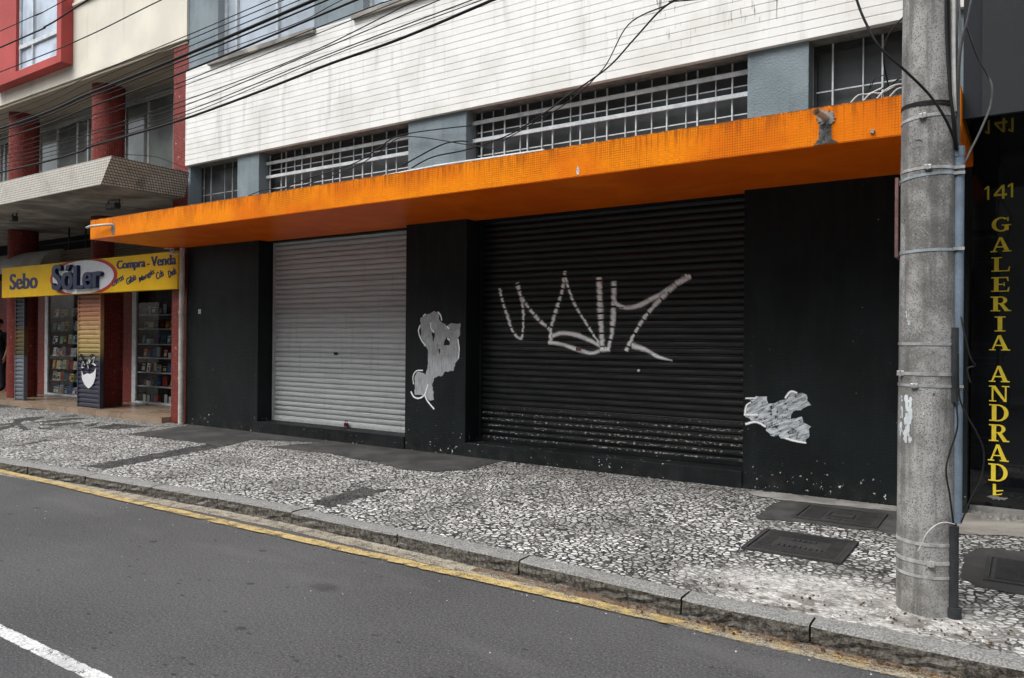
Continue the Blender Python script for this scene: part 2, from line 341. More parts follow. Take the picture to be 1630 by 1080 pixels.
# --- shutters
def shutter_mat(name, c, dirt, chips=False, metal=0., rough=.45):
    g = G(name); o = g.sep(); row = g.math('FLOOR', g.math('DIVIDE', g.math('SUBTRACT', o[2], .33), .0757))
    r = g.wn(g.comb(row, 3., 1.))
    cc = g.mix(r, mulc(c, .86), mulc(c, 1.12))
    hn = g.noise(1, g.comb(g.math('MULTIPLY', o[0], 1.6), 0., g.math('MULTIPLY', o[2], 40.)), 5)
    cc = g.mix(g.math('MULTIPLY', g.ss(hn, .45, .72), .45), cc, dirt)
    vn = g.noise(1, g.comb(g.math('MULTIPLY', o[0], 14.), 0., g.math('MULTIPLY', o[2], 1.)), 4)
    cc = g.mix(g.math('MULTIPLY', g.ss(vn, .55, .75), .35), cc, dirt)
    if chips:
        k = g.math('MULTIPLY', g.ss(o[2], .92, .62), g.ss(g.noise(2.6, detail=3), .30, .5))
        ph = g.math('FRACT', g.math('DIVIDE', g.math('SUBTRACT', o[2], .33), .0757))
        rid = g.math('MULTIPLY', g.ss(ph, .40, .56), g.ss(ph, .86, .7))
        cn = g.noise(1, g.comb(g.math('MULTIPLY', o[0], 26.), 0., g.math('MULTIPLY', o[2], 60.)), 4, .65)
        ch = g.math('GREATER_THAN', g.math('ADD', cn, g.math('MULTIPLY', g.math('MULTIPLY', k, rid), .11)), .655)
        cc = g.mix(g.math('MULTIPLY', ch, g.math('MULTIPLY', k, .75)), cc, (.42, .43, .41))
        sp = g.math('GREATER_THAN', g.noise(38, detail=2), .775); cc = g.mix(g.math('MULTIPLY', sp, .6), cc, (.4, .4, .4))
    else:
        sp = g.math('GREATER_THAN', g.noise(1, g.comb(g.math('MULTIPLY', o[0], 12.), 0., g.math('MULTIPLY', o[2], 40.)), 3), .765)
        cc = g.mix(g.math('MULTIPLY', sp, .8), cc, (.78, .78, .76))
    g.bump(g.noise(6, detail=4), .15, .01)
    return g.set(cc, rough, metal)
M['shutter_grey'] = shutter_mat('bare_metal_shutter', (.46, .48, .485), (.22, .23, .23), metal=0., rough=.5)
M['shutter_black'] = shutter_mat('black_painted_shutter', (.0062, .0074, .0078), (.013, .0145, .015), True, rough=.36)
# --- spray paint with soft, broken edges (UV v across the stroke)
g = G('white_spray'); uv = g.sep(g.n.new('ShaderNodeUVMap').outputs[0])
e = g.math('SUBTRACT', .5, g.math('ABSOLUTE', g.math('SUBTRACT', uv[1], .5)))
a = g.ss(g.math('ADD', e, g.math('MULTIPLY', g.math('SUBTRACT', g.noise(70, detail=4), .5), .35)), .0, .42)
M['spray'] = g.set((.93, .94, .94), .6, alpha=a)
g = G('grey_overpaint'); o = g.sep()
c = g.mix(g.ss(g.noise(9, detail=5), .35, .65), (.26, .27, .275), (.36, .375, .38))
c = g.mix(g.ss(g.noise(20, detail=5), .6, .68), c, (.14, .145, .15))
c = g.mix(g.ss(o[2], 1.42, 1.30), c, g.mix(g.noise(14, detail=5), (.36, .38, .40), (.50, .53, .55)))
br = g.noise(1, g.comb(g.math('MULTIPLY', o[0], 45.), 0., g.math('MULTIPLY', o[2], 7.)), 5)
c = g.mix(g.math('MULTIPLY', g.ss(br, .42, .62), .45), c, (.17, .18, .185))
M['overpaint'] = g.set(c, .6, alpha=g.ss(g.math('ADD', g.noise(24, detail=6, rough=.75), g.math('MULTIPLY', br, .35)), .47, .51))
g = G('pale_overpaint'); o = g.sep()
br = g.noise(1, g.comb(g.math('MULTIPLY', g.math('ADD', o[0], g.math('MULTIPLY', o[2], .5)), 9.), 0., g.math('MULTIPLY', g.math('SUBTRACT', o[2], g.math('MULTIPLY', o[0], .5)), 40.)), 5)
c = g.mix(g.ss(br, .38, .62), (.24, .27, .285), (.60, .65, .68))
M['overpaint_pale'] = g.set(c, .6, alpha=g.math('MAXIMUM', g.ss(g.noise(26, detail=6, rough=.75), .40, .46), g.ss(br, .52, .56)))
# --- misc
M['white_paint'] = plain('white_painted_metal', (.56, .60, .62), .5, var=.2)
M['white_pipe'] = plain('dirty_white_pipe', (.52, .50, .45), .55, var=.3, scale=5)
M['frame_grey'] = plain('grey_window_frame', (.30, .31, .31), .5, var=.25)
M['frame_dark'] = plain('dark_window_frame', (.05, .055, .055), .5, var=.25)
M['alu'] = plain('aluminium_frame', (.52, .54, .54), .4, .3, var=.12)
M['strap'] = plain('steel_strap', (.50, .51, .50), .38, .6, var=.25, scale=20)
M['strap_dull'] = plain('dull_strap', (.40, .40, .385), .55, .1, var=.3, scale=20)
M['conduit'] = plain('blue_grey_conduit', (.165, .215, .265), .45, var=.2, scale=6)
M['conduit_dark'] = plain('black_sleeve', (.035, .037, .04), .5, var=.3)
M['cable'] = plain('black_cable', (.014, .014, .015), .5, var=.3)
M['cable_grey'] = plain('grey_cable', (.12, .12, .12), .5, var=.3)
M['cable_white'] = plain('white_cable', (.55, .55, .53), .5, var=.2)
M['black'] = plain('black_void', (.008, .008, .009), .8, var=.3)
M['iron'] = concrete('cast_iron', (.026, .0255, .025), .3, 5., (.013, .013, .013))
M['rust'] = plain('rusty_brown', (.16, .09, .085), .6, var=.3, scale=20)
M['wood'] = plain('brown_tile_floor', (.27, .20, .14), .28, var=.2, scale=2)
M['navy'] = plain('navy_lettering', (.015, .025, .115), .45, var=.1)
M['redletter'] = plain('red_trim', (.45, .02, .015), .45, var=.1)
M['signwhite'] = plain('sign_white', (.70, .71, .74), .45, var=.06)
M['gold'] = plain('gold_lettering', (.95, .71, .06), .5, var=.12)
M['curtain'] = plain('pale_curtain', (.60, .64, .68), .9, var=.2, scale=4)
M['pebble'] = plain('pale_stone_chips', (.55, .53, .50), .8, var=.4, scale=30)
M['leaf'] = plain('dry_leaf', (.07, .048, .03), .8, var=.5, scale=40)
M['skin'] = plain('skin', (.33, .19, .13), .6, var=.1)
M['cloth_black'] = plain('black_clothing', (.012, .012, .014), .9, var=.3)
M['hair'] = plain('dark_hair', (.012, .009, .007), .7, var=.3)
g = G('yellow_board'); o = g.sep()
c = g.mix(g.ss(g.noise(1.6, detail=4), .35, .7), (.80, .46, .006), (.88, .55, .012))
c = g.mix(g.math('MULTIPLY', g.ss(g.noise(8, detail=5), .55, .75), .3), c, (.55, .32, .02)); M['sign_yellow'] = g.set(c, .5, spec=.12)
def glassmat(name, base, rough=.05, gloss=.5):
    g = G(name)
    c = g.mix(g.ss(g.noise(1.2, detail=4), .35, .65), mulc(base, .75), mulc(base, 1.3))
    g.bump(g.noise(1.6, detail=2), .04, .01)
    return g.set(c, g.math('ADD', rough, g.math('MULTIPLY', g.noise(5, detail=4), .04 if rough < .03 else .12)), spec=gloss)
M['glass_dust_reflection'] = glassmat('dark_glass_dust_reflection', (.075, .083, .087), .16, .4)  # base colour lifted to carry grey-blue reflections along with dust
M['glass_green'] = glassmat('greenish_glass', (.135, .155, .148), .05, .5)
M['glass_pale'] = glassmat('pale_curtained_glass', (.40, .47, .55), .06, .5)
M['black_gloss'] = glassmat('polished_black_panel', (.005, .006, .0075), .01, .5)
g = G('clear_glass'); tr = g.n.new('ShaderNodeBsdfTransparent'); gl = g.n.new('ShaderNodeBsdfGlossy'); gl.inputs['Roughness'].default_value = .03
fr = g.n.new('ShaderNodeFresnel'); fr.inputs[0].default_value = 1.27; mx = g.n.new('ShaderNodeMixShader')
tr.inputs[0].default_value = (.93, .95, .94, 1)
g.t.links.new(fr.outputs[0], mx.inputs[0]); g.t.links.new(tr.outputs[0], mx.inputs[1]); g.t.links.new(gl.outputs[0], mx.inputs[2]); g.t.links.new(mx.outputs[0], g.out.inputs[0])
M['glass_clear'] = g.m
# safety net of the upper windows
g = G('safety_net'); o = g.sep(); a1 = g.math('FRACT', g.math('DIVIDE', g.math('ADD', o[0], o[2]), .05)); a2 = g.math('FRACT', g.math('DIVIDE', g.math('SUBTRACT', o[0], o[2]), .05))
m_ = g.math('MAXIMUM', g.math('LESS_THAN', a1, .10), g.math('LESS_THAN', a2, .10)); M['net'] = g.set((.32, .34, .36), .8, alpha=m_)
# painted panel between the bookshop windows
g = G('painted_panel_gradient'); o = g.sep(); z = o[2]
c = g.ramp(g.math('DIVIDE', z, 2.6), [(.0, (.022, .024, .045)), (.42, (.03, .03, .06)), (.46, (.10, .10, .07)), (.52, (.38, .28, .10)), (.66, (.50, .33, .14)), (.80, (.38, .16, .08)), (1., (.16, .05, .035))])
c = g.mix(g.math('MULTIPLY', g.ss(g.noise(7, detail=5), .5, .75), .4), c, (.06, .05, .04)); M['panel_paint'] = g.set(c, .5)
g = G('painted_panel_dark'); o = g.sep(); z = o[2]
c = g.ramp(g.math('DIVIDE', z, 2.6), [(.0, (.10, .12, .14)), (.44, (.13, .15, .17)), (.47, (.06, .05, .02)), (.62, (.10, .06, .01)), (.72, (.01, .012, .02)), (1., (.008, .01, .016))]); M['panel_paint_dark'] = g.set(c, .5)

# ------------------------------------------------------------------ mesh builder
class MB:
    def __init__(s): s.v = []; s.f = []; s.uv = {}; s.mi = []
    def add(s, vs, fs, mi=0):
        b = len(s.v); s.v += [Vector(p) for p in vs]
        for f in fs: s.f.append([b+i for i in f]); s.mi.append(mi)
        return s
    def quad(s, a, b, c, d, mi=0): return s.add([a, b, c, d], [(0, 1, 2, 3)], mi)
    def box(s, x0, x1, y0, y1, z0, z1, mi=0):
        x0, x1 = min(x0, x1), max(x0, x1); y0, y1 = min(y0, y1), max(y0, y1); z0, z1 = min(z0, z1), max(z0, z1)
        return s.add([(x0, y0, z0), (x1, y0, z0), (x1, y1, z0), (x0, y1, z0), (x0, y0, z1), (x1, y0, z1), (x1, y1, z1), (x0, y1, z1)],
                     [(0, 3, 2, 1), (4, 5, 6, 7), (0, 1, 5, 4), (1, 2, 6, 5), (2, 3, 7, 6), (3, 0, 4, 7)], mi)
    def prism(s, pts, z0, z1, mi=0):      # pts CCW in xy
        n = len(pts); vs = [(x, y, z0) for x, y in pts]+[(x, y, z1) for x, y in pts]
        fs = [tuple(range(n-1, -1, -1)), tuple(range(n, 2*n))]+[(i, (i+1) % n, n+(i+1) % n, n+i) for i in range(n)]
        return s.add(vs, fs, mi)
    def prismY(s, pts, y0, y1, mi=0):     # pts in xz (any order), extruded along y from y0 (front) to y1
        A = sum(pts[i][0]*pts[(i+1) % len(pts)][1]-pts[(i+1) % len(pts)][0]*pts[i][1] for i in range(len(pts)))
        if A < 0: pts = pts[::-1]
        n = len(pts); vs = [(x, y0, z) for x, z in pts]+[(x, y1, z) for x, z in pts]
        fs = [tuple(range(n)), tuple(range(2*n-1, n-1, -1))]+[(i, n+i, n+(i+1) % n, (i+1) % n) for i in range(n)]
        return s.add(vs, fs, mi)
    def tube(s, pts, r, n=8, cap=True, mi=0, r1=None):
        pts = [Vector(p) for p in pts]; rings = []; prev = None
        for i, p in enumerate(pts):
            t = (pts[min(i+1, len(pts)-1)]-pts[max(i-1, 0)]).normalized()
            if prev is None:
                a = Vector((0, 0, 1)) if abs(t.z) < .9 else Vector((1, 0, 0)); prev = t.cross(a).normalized()
            else: prev = (prev-t*prev.dot(t)).normalized()
            q = t.cross(prev); rr = r if r1 is None else r+(r1-r)*i/(len(pts)-1)
            rings.append([p+(prev*math.cos(k*2*math.pi/n)+q*math.sin(k*2*math.pi/n))*rr for k in range(n)])
        vs = [v for R_ in rings for v in R_]; fs = []
        for i in range(len(rings)-1):
            for k in range(n): fs.append((i*n+k, i*n+(k+1) % n, (i+1)*n+(k+1) % n, (i+1)*n+k))
        if cap: fs += [tuple(range(n-1, -1, -1)), tuple((len(rings)-1)*n+k for k in range(n))]
        return s.add(vs, fs, mi)
    def build(s, name, mat, parent=None, smooth=False, origin=None, bevel=0):
        me = bpy.data.meshes.new(name); o = bpy.data.objects.new(name, me); col.objects.link(o)
        if parent is not None:
            og = parent['_o']; org = Vector((og[0], og[1], og[2])); o.parent = parent; o['_o'] = tuple(org)
        else:
            xs = [v.x for v in s.v]; ys = [v.y for v in s.v]; zz = [v.z for v in s.v]
            org = Vector(origin) if origin else Vector(((min(xs)+max(xs))/2, (min(ys)+max(ys))/2, min(zz)))
            o.location = org; o['_o'] = tuple(org)
        me.from_pydata([tuple(v-org) for v in s.v], [], s.f)
        for m_ in (mat if isinstance(mat, (list, tuple)) else [mat]): me.materials.append(m_)
        for p, k in zip(me.polygons, s.mi): p.material_index = k; p.use_smooth = smooth
        if s.uv:
            l = me.uv_layers.new(name='UVMap')
            for lp in me.loops: l.data[lp.index].uv = s.uv.get(lp.vertex_index, (0, .5))
        if bevel:
            b = o.modifiers.new('bevel', 'BEVEL'); b.width = bevel; b.segments = 2; b.limit_method = 'ANGLE'
        me.update(); return o
def thing(name, label, cat, loc, group=None):
    o = bpy.data.objects.new(name, None); col.objects.link(o); o.location = loc; o['_o'] = tuple(loc)
    o['label'] = label; o['category'] = cat; o.empty_display_size = .2
    if group: o['group'] = group
    return o
def tag(o, label, cat, group=None):
    o['label'] = label; o['category'] = cat
    if group: o['group'] = group
    return o
def struct(o, kind='structure', label=None):
    o['kind'] = kind
    if label: o['label'] = label
    return o
def smoothline(pts, n=8):
    P = [Vector(p) for p in pts]; out = []
    for i in range(len(P)-1):
        a, b, c, d = P[max(i-1, 0)], P[i], P[i+1], P[min(i+2, len(P)-1)]
        for k in range(n):
            t = k/n
            out.append(.5*((2*b)+(c-a)*t+(2*a-5*b+4*c-d)*t*t+(3*b-a-3*c+d)*t**3))
    out.append(P[-1]); return out

# ================================================================== SETTING
mb = MB(); mb.box(-90, 60, -60, 60, -1.2, -.5); struct(mb.build('ground', M['concrete_dark']))
# road: one gently uneven sheet
mb = MB(); nx, ny = 120, 24; X0, X1, Y0, Y1 = -80, 40, -7.0, 4.46
for j in range(ny+1):
    for i in range(nx+1): mb.v.append(Vector((X0+(X1-X0)*i/nx, Y0+(Y1-Y0)*j/ny, 0)))
for j in range(ny):
    for i in range(nx): a = j*(nx+1)+i; mb.f.append([a, a+1, a+nx+2, a+nx+1]); mb.mi.append(0)
struct(mb.build('road', M['asphalt']))
# kerb line, measured (front top edge)
KP = [(-80, 4.15), (-30, 4.12), (-14, 4.12), (-10.1, 4.17), (-7.6, 4.33), (-6.3, 4.40), (-5.3, 4.42), (-4.03, 4.39), (-2.87, 4.34), (-2.04, 4.28), (-1.6, 4.25), (-.95, 4.25), (-.35, 4.25), (1., 4.25), (4., 4.25), (40, 4.25)]
def kerbY(x):
    for (a, ya), (b, yb) in zip(KP, KP[1:]):
        if a <= x <= b: return ya+(yb-ya)*(x-a)/(b-a)
    return 4.2
def ribbon(name, mat, xs, yc, width, z, wob=0.):
    mb = MB()
    for i, x in enumerate(xs):
        y = yc(x); w_ = width(x) if callable(width) else width
        for k in range(2):
            mb.uv[len(mb.v)] = (x, k); mb.v.append(Vector((x, y+(k-.5)*w_+random.uniform(-wob, wob), z)))
        if i: a = len(mb.v)-4; mb.f.append([a, a+2, a+3, a+1]); mb.mi.append(0)
    return struct(mb.build(name, mat))
XS = [-60+.1*i for i in range(800)]
ribbon('gutter_sand', M['sand'], XS, lambda x: kerbY(x)-.085, lambda x: .20, .004, .008)
ribbon('gutter_dirt', M['leaf_dirt'], [-3.2+.05*i for i in range(120)], lambda x: kerbY(x)-.05, lambda x: .13, .008, .01)
ribbon('yellow_road_line', M['yellow'], XS, lambda x: 4.118-.012*math.sin(x*.8), .135, .012, .006)
w0 = onZ(0, 1005, 0); w1 = onZ(158, 1080, 0); 
ribbon('white_road_line', M['white_line'], [-60+.1*i for i in range(571)], lambda x: (w0.y+w1.y)/2, .10, .004, .003)
# kerb stones
joints = [-10.6, -9.6, -8.45, -7.3, -6.3, -5.28, -4.03, -2.87, -1.68, -.96, .15, 1.2, 2.3]
x = -10.6
while x > -60: x -= 1.05; joints.insert(0, x)
x = 2.3
while x < 38: x += 1.1; joints.append(x)
mb = MB()
KTOP = .105
for a, b in zip(joints, joints[1:]):
    near = a > -13 and b < 3
    n = 14 if near else 2
    dz = random.uniform(-.006, .006); dyk = random.uniform(-.008, .008); gp_ = .006
    rows = 6 if near else 2
    sec = []
    for i in range(n+1):
        t = i/n; xx = a+gp_+(b-a-2*gp_)*t; y = kerbY(xx)+dyk
        rnd_end = .012 if (i in (0, n)) else 0
        ring = []
        for k in range(rows+1):
            zz = -.06+(KTOP+dz-.014+.06)*k/rows
            j = random.uniform(-.009, .009) if near and k < rows else 0
            ring.append((xx, y+j+rnd_end, zz))
        ring.append((xx, y+.012+rnd_end, KTOP+dz-rnd_end*.5+random.uniform(-.002, .002)))
        ring.append((xx, y+.08, KTOP+dz+.003-rnd_end*.5+random.uniform(-.002, .002)))
        ring.append((xx, y+.165+random.uniform(-.01, .01), KTOP+dz-.002))
        ring.append((xx, y+.165, -.06)); sec.append(ring)
    m_ = len(sec[0]); vs = [p for r in sec for p in r]; fs = []
    for i in range(n):
        for k in range(m_-1): fs.append((i*m_+k, (i+1)*m_+k, (i+1)*m_+k+1, i*m_+k+1))
    fs += [tuple(range(m_)), tuple(reversed([n*m_+k for k in range(m_)]))]
    mb.add(vs, fs)
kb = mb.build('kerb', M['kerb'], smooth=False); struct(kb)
# pavement sheet (sloping to the kerb)
mb = MB(); XP = [-60, -40, -30]+[-24+.5*i for i in range(57)]+[8, 20, 38]
for i, x in enumerate(XP):
    ys = [kerbY(x)+.15]+[4.75, 5.5, 6.4, 7.6, 9.6]
    for y in ys: mb.v.append(Vector((x, y, zs(y)-(.006 if y < 4.7 else 0))))
    if i:
        for k in range(5): a = (i-1)*6+k; mb.f.append([a, a+6, a+7, a+1]); mb.mi.append(0)
struct(mb.build('pavement', M['pave']))
def patch(name, px, mat, dz=.004, jag=.03, uvv=False):
    P = [sw(u, v) if isinstance(u, (int, float)) and not uvv else u for u, v in px]
    Q = []
    for i in range(len(P)):
        a, b = P[i], P[(i+1) % len(P)]; n = max(1, int((b-a).length/.045))
        for k in range(n):
            p = a.lerp(b, k/n); p.x += random.uniform(-jag, jag); p.y += random.uniform(-jag, jag); Q.append(p)
    for p in Q: p.z = zs(p.y)+dz
    A = sum(Q[i].x*Q[(i+1) % len(Q)].y-Q[(i+1) % len(Q)].x*Q[i].y for i in range(len(Q)))
    if A < 0: Q.reverse()
    mb = MB(); mb.add(Q, [tuple(range(len(Q)))]); return struct(mb.build(name, mat))
patch('pavement_patch', [(200, 692), (292, 679), (300, 676), (420, 689), (560, 701), (560, 708), (470, 703), (400, 701), (350, 712), (322, 706)], M['concrete_dark'], .004, .03)
patch('pavement_patch', [(420, 712), (500, 706), (560, 703), (650, 711), (752, 721), (812, 733), (770, 742), (740, 749), (690, 752), (640, 748), (600, 737), (520, 722)], M['concrete_dark'], .0045, .02)
patch('pavement_patch', [(1203, 825), (1240, 797), (1330, 803), (1430, 813), (1500, 822), (1500, 850), (1410, 852), (1395, 846), (1258, 831)], M['concrete_dark'], .004, .03)
patch('pavement_patch', [(1535, 884), (1560, 872), (1640, 880), (1700, 890), (1700, 960), (1640, 950), (1555, 935), (1530, 920)], M['concrete_dark'], .004, .012)
patch('pavement_patch', [(1190, 783), (1240, 786), (1430, 808), (1430, 816), (1240, 797), (1200, 790)], M['mortar'], .008, .01)
patch('pavement_patch', [(1520, 818), (1640, 818), (1640, 856), (1520, 850)], M['concrete'], .004, .02)
# rubble at the foot of the right building, chips on road and pavement, leaves in the gutter
def chips(name, mat, spots, rr, kind='stuff', label=None):
    mb = MB()
    for (x, y, z) in spots:
        r = random.uniform(*rr); n = 6; a0 = random.random()*6; h = r*random.uniform(.4, .9)
        ring = [(x+r*math.cos(a0+k*6.283/n)*random.uniform(.6, 1.2), y+r*math.sin(a0+k*6.283/n)*random.uniform(.6, 1.2), z) for k in range(n)]
        tp = [(x+(p[0]-x)*.6, y+(p[1]-y)*.6, z+h*random.uniform(.7, 1.2)) for p in ring]
        mb.add(ring+tp, [tuple(range(n, 2*n))]+[(k, (k+1) % n, n+(k+1) % n, n+k) for k in range(n)])
    o = mb.build(name, mat); o['kind'] = kind
    if label: o['label'] = label
    return o
sp = []
for _ in range(80):
    x = random.uniform(-8, 0); y = min(4.05, 2+abs(random.gauss(1.9, .7))); sp.append((x, y, 0))
chips('stone_chips', M['pebble'], sp, (.002, .0055), label='tiny pale stone chips scattered over the asphalt')
sp = [(random.uniform(-.55, .3), random.uniform(7.45, 7.74), .15) for _ in range(60)]
chips('rubble', M['mortar'], sp, (.012, .04), label='grey mortar rubble along the foot of the black entrance wall')
sp = []
for _ in range(90):
    x = random.uniform(-2.2, .3); sp.append((x, kerbY(x)-abs(random.gauss(.03, .04))-.008, .010))
chips('gutter_leaves', M['leaf'], sp, (.004, .014), label='brown leaf litter in the gutter against the kerb')
sp = [(random.uniform(-1.9, .2), random.uniform(4.45, 4.75), .112) for _ in range(60)]+[(-.46+random.uniform(-.35, .5), 4.74+random.uniform(-.3, .2), .112) for _ in range(60)]
chips('pavement_debris', M['leaf'], sp, (.003, .011), label='dark crumbs and dead leaves on the worn pavement edge')
sp = [(random.uniform(-1.7, .1), random.uniform(4.42, 4.8), .112) for _ in range(70)]
chips('loose_paving_chips', M['pebble'], sp, (.004, .011), label='loose pale paving chips on the worn pavement edge')

# ================================================================== MAIN BUILDING
BX0, BX1 = -11.72, -.44
bld = thing('shop_building', 'white tiled shop building with black ground floor wall and closed shutters', 'building', (-6.1, 7.6, .15))
YF = 7.6; YS = 7.9
RX = [(-11.70, -9.86), (-6.83, -5.83), (-2.36, BX1)]
zb = .02
mb = MB()
for a, b in RX: mb.box(a, b, YF, 8.35, zb, 3.30)
mb.box(BX0, BX1, YS+.16, 8.5, zb, 3.30)           # backing behind the shutters
for a, b in ((-9.86, -6.83), (-5.83, -2.36)): mb.box(a, b, YS-.12, YS+.155, 3.09, 3.295)   # lintels
mb.build('ground_floor_wall', M['black_wall'], bld)
mb = MB()
for a, b in ((-9.86, -6.83), (-5.83, -2.36)): mb.box(a+.002, b-.002, YF-.02, YS+.155, zb, .318)
mb.build('door_step', M['black_wall'], bld, bevel=.006)
PITCH = .0757
PROF = [(0, .010), (.05, .001), (.20, -.009), (.48, -.014), (.74, -.0105), (.86, -.002), (.92, .009), (1.0, .011)]
def prof(z, z0):
    t = ((z-z0)/PITCH) % 1.0
    for (a, ya), (b, yb) in zip(PROF, PROF[1:]):
        if a <= t <= b: return ya+(yb-ya)*(t-a)/(b-a)
    return 0
def shutter(x0, x1, z0, z1, Y, mat, matrail, label):
    n = int((z1-z0)/PITCH)+1; nc = 40; mb = MB(); rows = []
    for s_ in range(n):
        jy = random.uniform(-.0015, .0015)
        for t, dy in PROF[:-1]:
            z = z0+(s_+t)*PITCH
            if z > z1: break
            rows.append((z, dy+jy))
    for z, dy in rows:
        for i in range(nc+1):
            x = x0+(x1-x0)*i/nc; d = .0035*math.sin(x*3.1+z*2.3)+.002*math.sin(x*9+z*17)+.0012*math.sin(x*23-z*7)
            mb.v.append(Vector((x, Y+dy+d, z+.0015*math.sin(x*2.1+z*5))))
    for r in range(len(rows)-1):
        for i in range(nc): a = r*(nc+1)+i; mb.f.append([a, a+1, a+nc+2, a+nc+1]); mb.mi.append(0)
    sh = mb.build('roller_shutter', mat, bld, smooth=True); sh['label'] = label
    try:
        sh.data.shade_auto_smooth
    except Exception: pass
    for p in sh.data.polygons: p.use_smooth = False
    for a in (x0, x1-.035): MB().box(a, a+.035, Y-.035, Y+.03, z0-.008, z1).build('guide_rail', matrail, sh)
    mb = MB(); mb.box(x0+.037, x1-.037, Y-.022, Y+.012, z0-.006, z0+.03); mb.build('bottom_bar', matrail, sh)
    return sh
sh1 = shutter(-9.85, -6.84, .328, 3.10, YS, M['shutter_grey'], M['alu'], 'bare silver-grey metal roller shutter')
sh2 = shutter(-5.82, -2.37, .328, 3.10, YS, M['shutter_black'], M['black_wall'], 'black painted roller shutter with white graffiti')
def wspray(mb, pts, width, Y, z0=None, step=.008, off=-.0025):
    P = smoothline([onY(u, v, Y) for u, v in pts], 10); L = [P[0]]
    for a, b in zip(P, P[1:]):
        n = max(1, int((b-a).length/step))
        for k in range(1, n+1): L.append(a.lerp(b, k/n))
    run = []; tot = len(L)
    for i, p in enumerate(L):
        t = (L[min(i+1, tot-1)]-L[max(i-1, 0)]); t.y = 0; t.normalize(); q = Vector((-t.z, 0, t.x))
        w_ = (width(i/tot) if callable(width) else width)*(.85+.12*math.sin(i*.05)+.08*math.sin(i*.17+1))
        idx = []
        for k in range(5):
            c = p+q*w_*(k/4-.5)
            c.y = Y+off+(prof(c.z, z0) if z0 is not None else 0)
            mb.uv[len(mb.v)] = (i*.01, k/4); idx.append(len(mb.v)); mb.v.append(c)
        if z0 is not None and ((p.z-z0)/PITCH) % 1.0 > .93 and abs(t.z) > .5: run = []; continue
        if run:
            for k in range(4): mb.f.append([run[k], idx[k], idx[k+1], run[k+1]]); mb.mi.append(0)
        run = idx
k = .227
def g3(L): return [(760+x*k, 400+y*k) for x, y in L]
tw = .085
mb = MB(); q_ = 0
for L, wd in [([(158, 262), (185, 370), (215, 460), (245, 550), (290, 610), (318, 605)], .07),
              ([(282, 222), (305, 310), (322, 400), (325, 500), (318, 605)], lambda t: .11-.05*min(1, t*2.5)),
              ([(305, 310), (350, 380), (430, 480), (515, 560), (512, 655)], .075),
              ([(512, 655), (520, 540), (560, 400), (600, 270), (622, 120)], lambda t: .065+.035*t),
              ([(620, 180), (655, 300), (700, 400), (800, 560), (870, 670)], .06),
              ([(500, 640), (600, 655), (700, 690), (800, 715), (860, 700)], .075),
              ([(530, 595), (600, 575), (700, 590), (790, 625), (860, 665)], .085),
              ([(857, 185), (862, 350), (870, 500), (880, 690)], .115),
              ([(862, 690), (900, 690), (935, 688)], .09),
              ([(962, 210), (960, 340), (955, 480), (945, 590), (920, 690)], lambda t: .11-.03*t),
              ([(960, 330), (985, 375), (1050, 398), (1130, 385), (1220, 340), (1340, 270), (1475, 170)], lambda t: .075+.03*t),
              ([(1500, 178), (1400, 235), (1290, 335), (1180, 460), (1100, 590), (1045, 700)], lambda t: .095-.01*t),
              ([(1085, 660), (1180, 690), (1270, 740), (1370, 768)], lambda t: .07*(1-t)+.035)]:
    q_ += 1; mb = MB(); wspray(mb, g3(L), wd, YS, .328, off=-.0025-.0006*q_); mb.build('graffiti_stroke', M['spray'], sh2)
# small stickers / lock plates on shutters
mb = MB()
c_ = onY(923, 556, YS); mb.box(c_.x-.04, c_.x+.03, YS-.024, YS-.018, c_.z-.02, c_.z+.02); mb.build('lock_plate', M['rust'], sh2)
mb = MB(); c_ = onY(1018, 590, YS); mb.tube([(c_.x, YS-.03, c_.z), (c_.x, YS-.015, c_.z)], .016, 12); mb.build('lock_cylinder', M['white_paint'], sh2)
mb = MB(); c_ = onY(536, 563, YS); mb.box(c_.x-.035, c_.x+.035, YS-.026, YS-.016, c_.z-.018, c_.z+.018); mb.build('lock_plate', M['black'], sh1)
mb = MB(); c_ = onY(551, 678, YS-.06); mb.box(c_.x-.035, c_.x+.035, YS-.075, YS-.045, .335, .385); mb.tube([(c_.x-.02, YS-.06, .38), (c_.x-.02, YS-.06, .41), (c_.x, YS-.06, .425), (c_.x+.02, YS-.06, .41), (c_.x+.02, YS-.06, .38)], .005, 6)
tag(mb.build('padlock', plain('maroon_padlock', (.10, .012, .018), .5)), 'small dark red padlock at the foot of the silver shutter', 'padlock')
# over-painted smudges
def fillpoly(loops, Y, name, mat, parent, jag=.004):
    bm = bmesh.new(); es = []
    for lp in loops:
        P = [onY(u, v, Y) for u, v in lp]; Q = []
        for a, b in zip(P, P[1:]+P[:1]):
            n = max(1, int((b-a).length/.03))
            for k in range(n): p = a.lerp(b, k/n); p.x += random.uniform(-jag, jag); p.z += random.uniform(-jag, jag); p.y = Y; Q.append(p)
        vs = [bm.verts.new(p) for p in Q]
        es += [bm.edges.new((vs[i], vs[(i+1) % len(vs)])) for i in range(len(vs))]
    bmesh.ops.triangle_fill(bm, use_beauty=True, edges=es)
    bm.verts.index_update(); mb = MB(); mb.add([v.co.copy() for v in bm.verts], [tuple(v.index for v in f.verts) for f in bm.faces]); bm.free()
    return mb.build(name, mat, parent)
s_ = .176
def c1(L): return [(640+x*s_, 480+y*s_) for x, y in L]
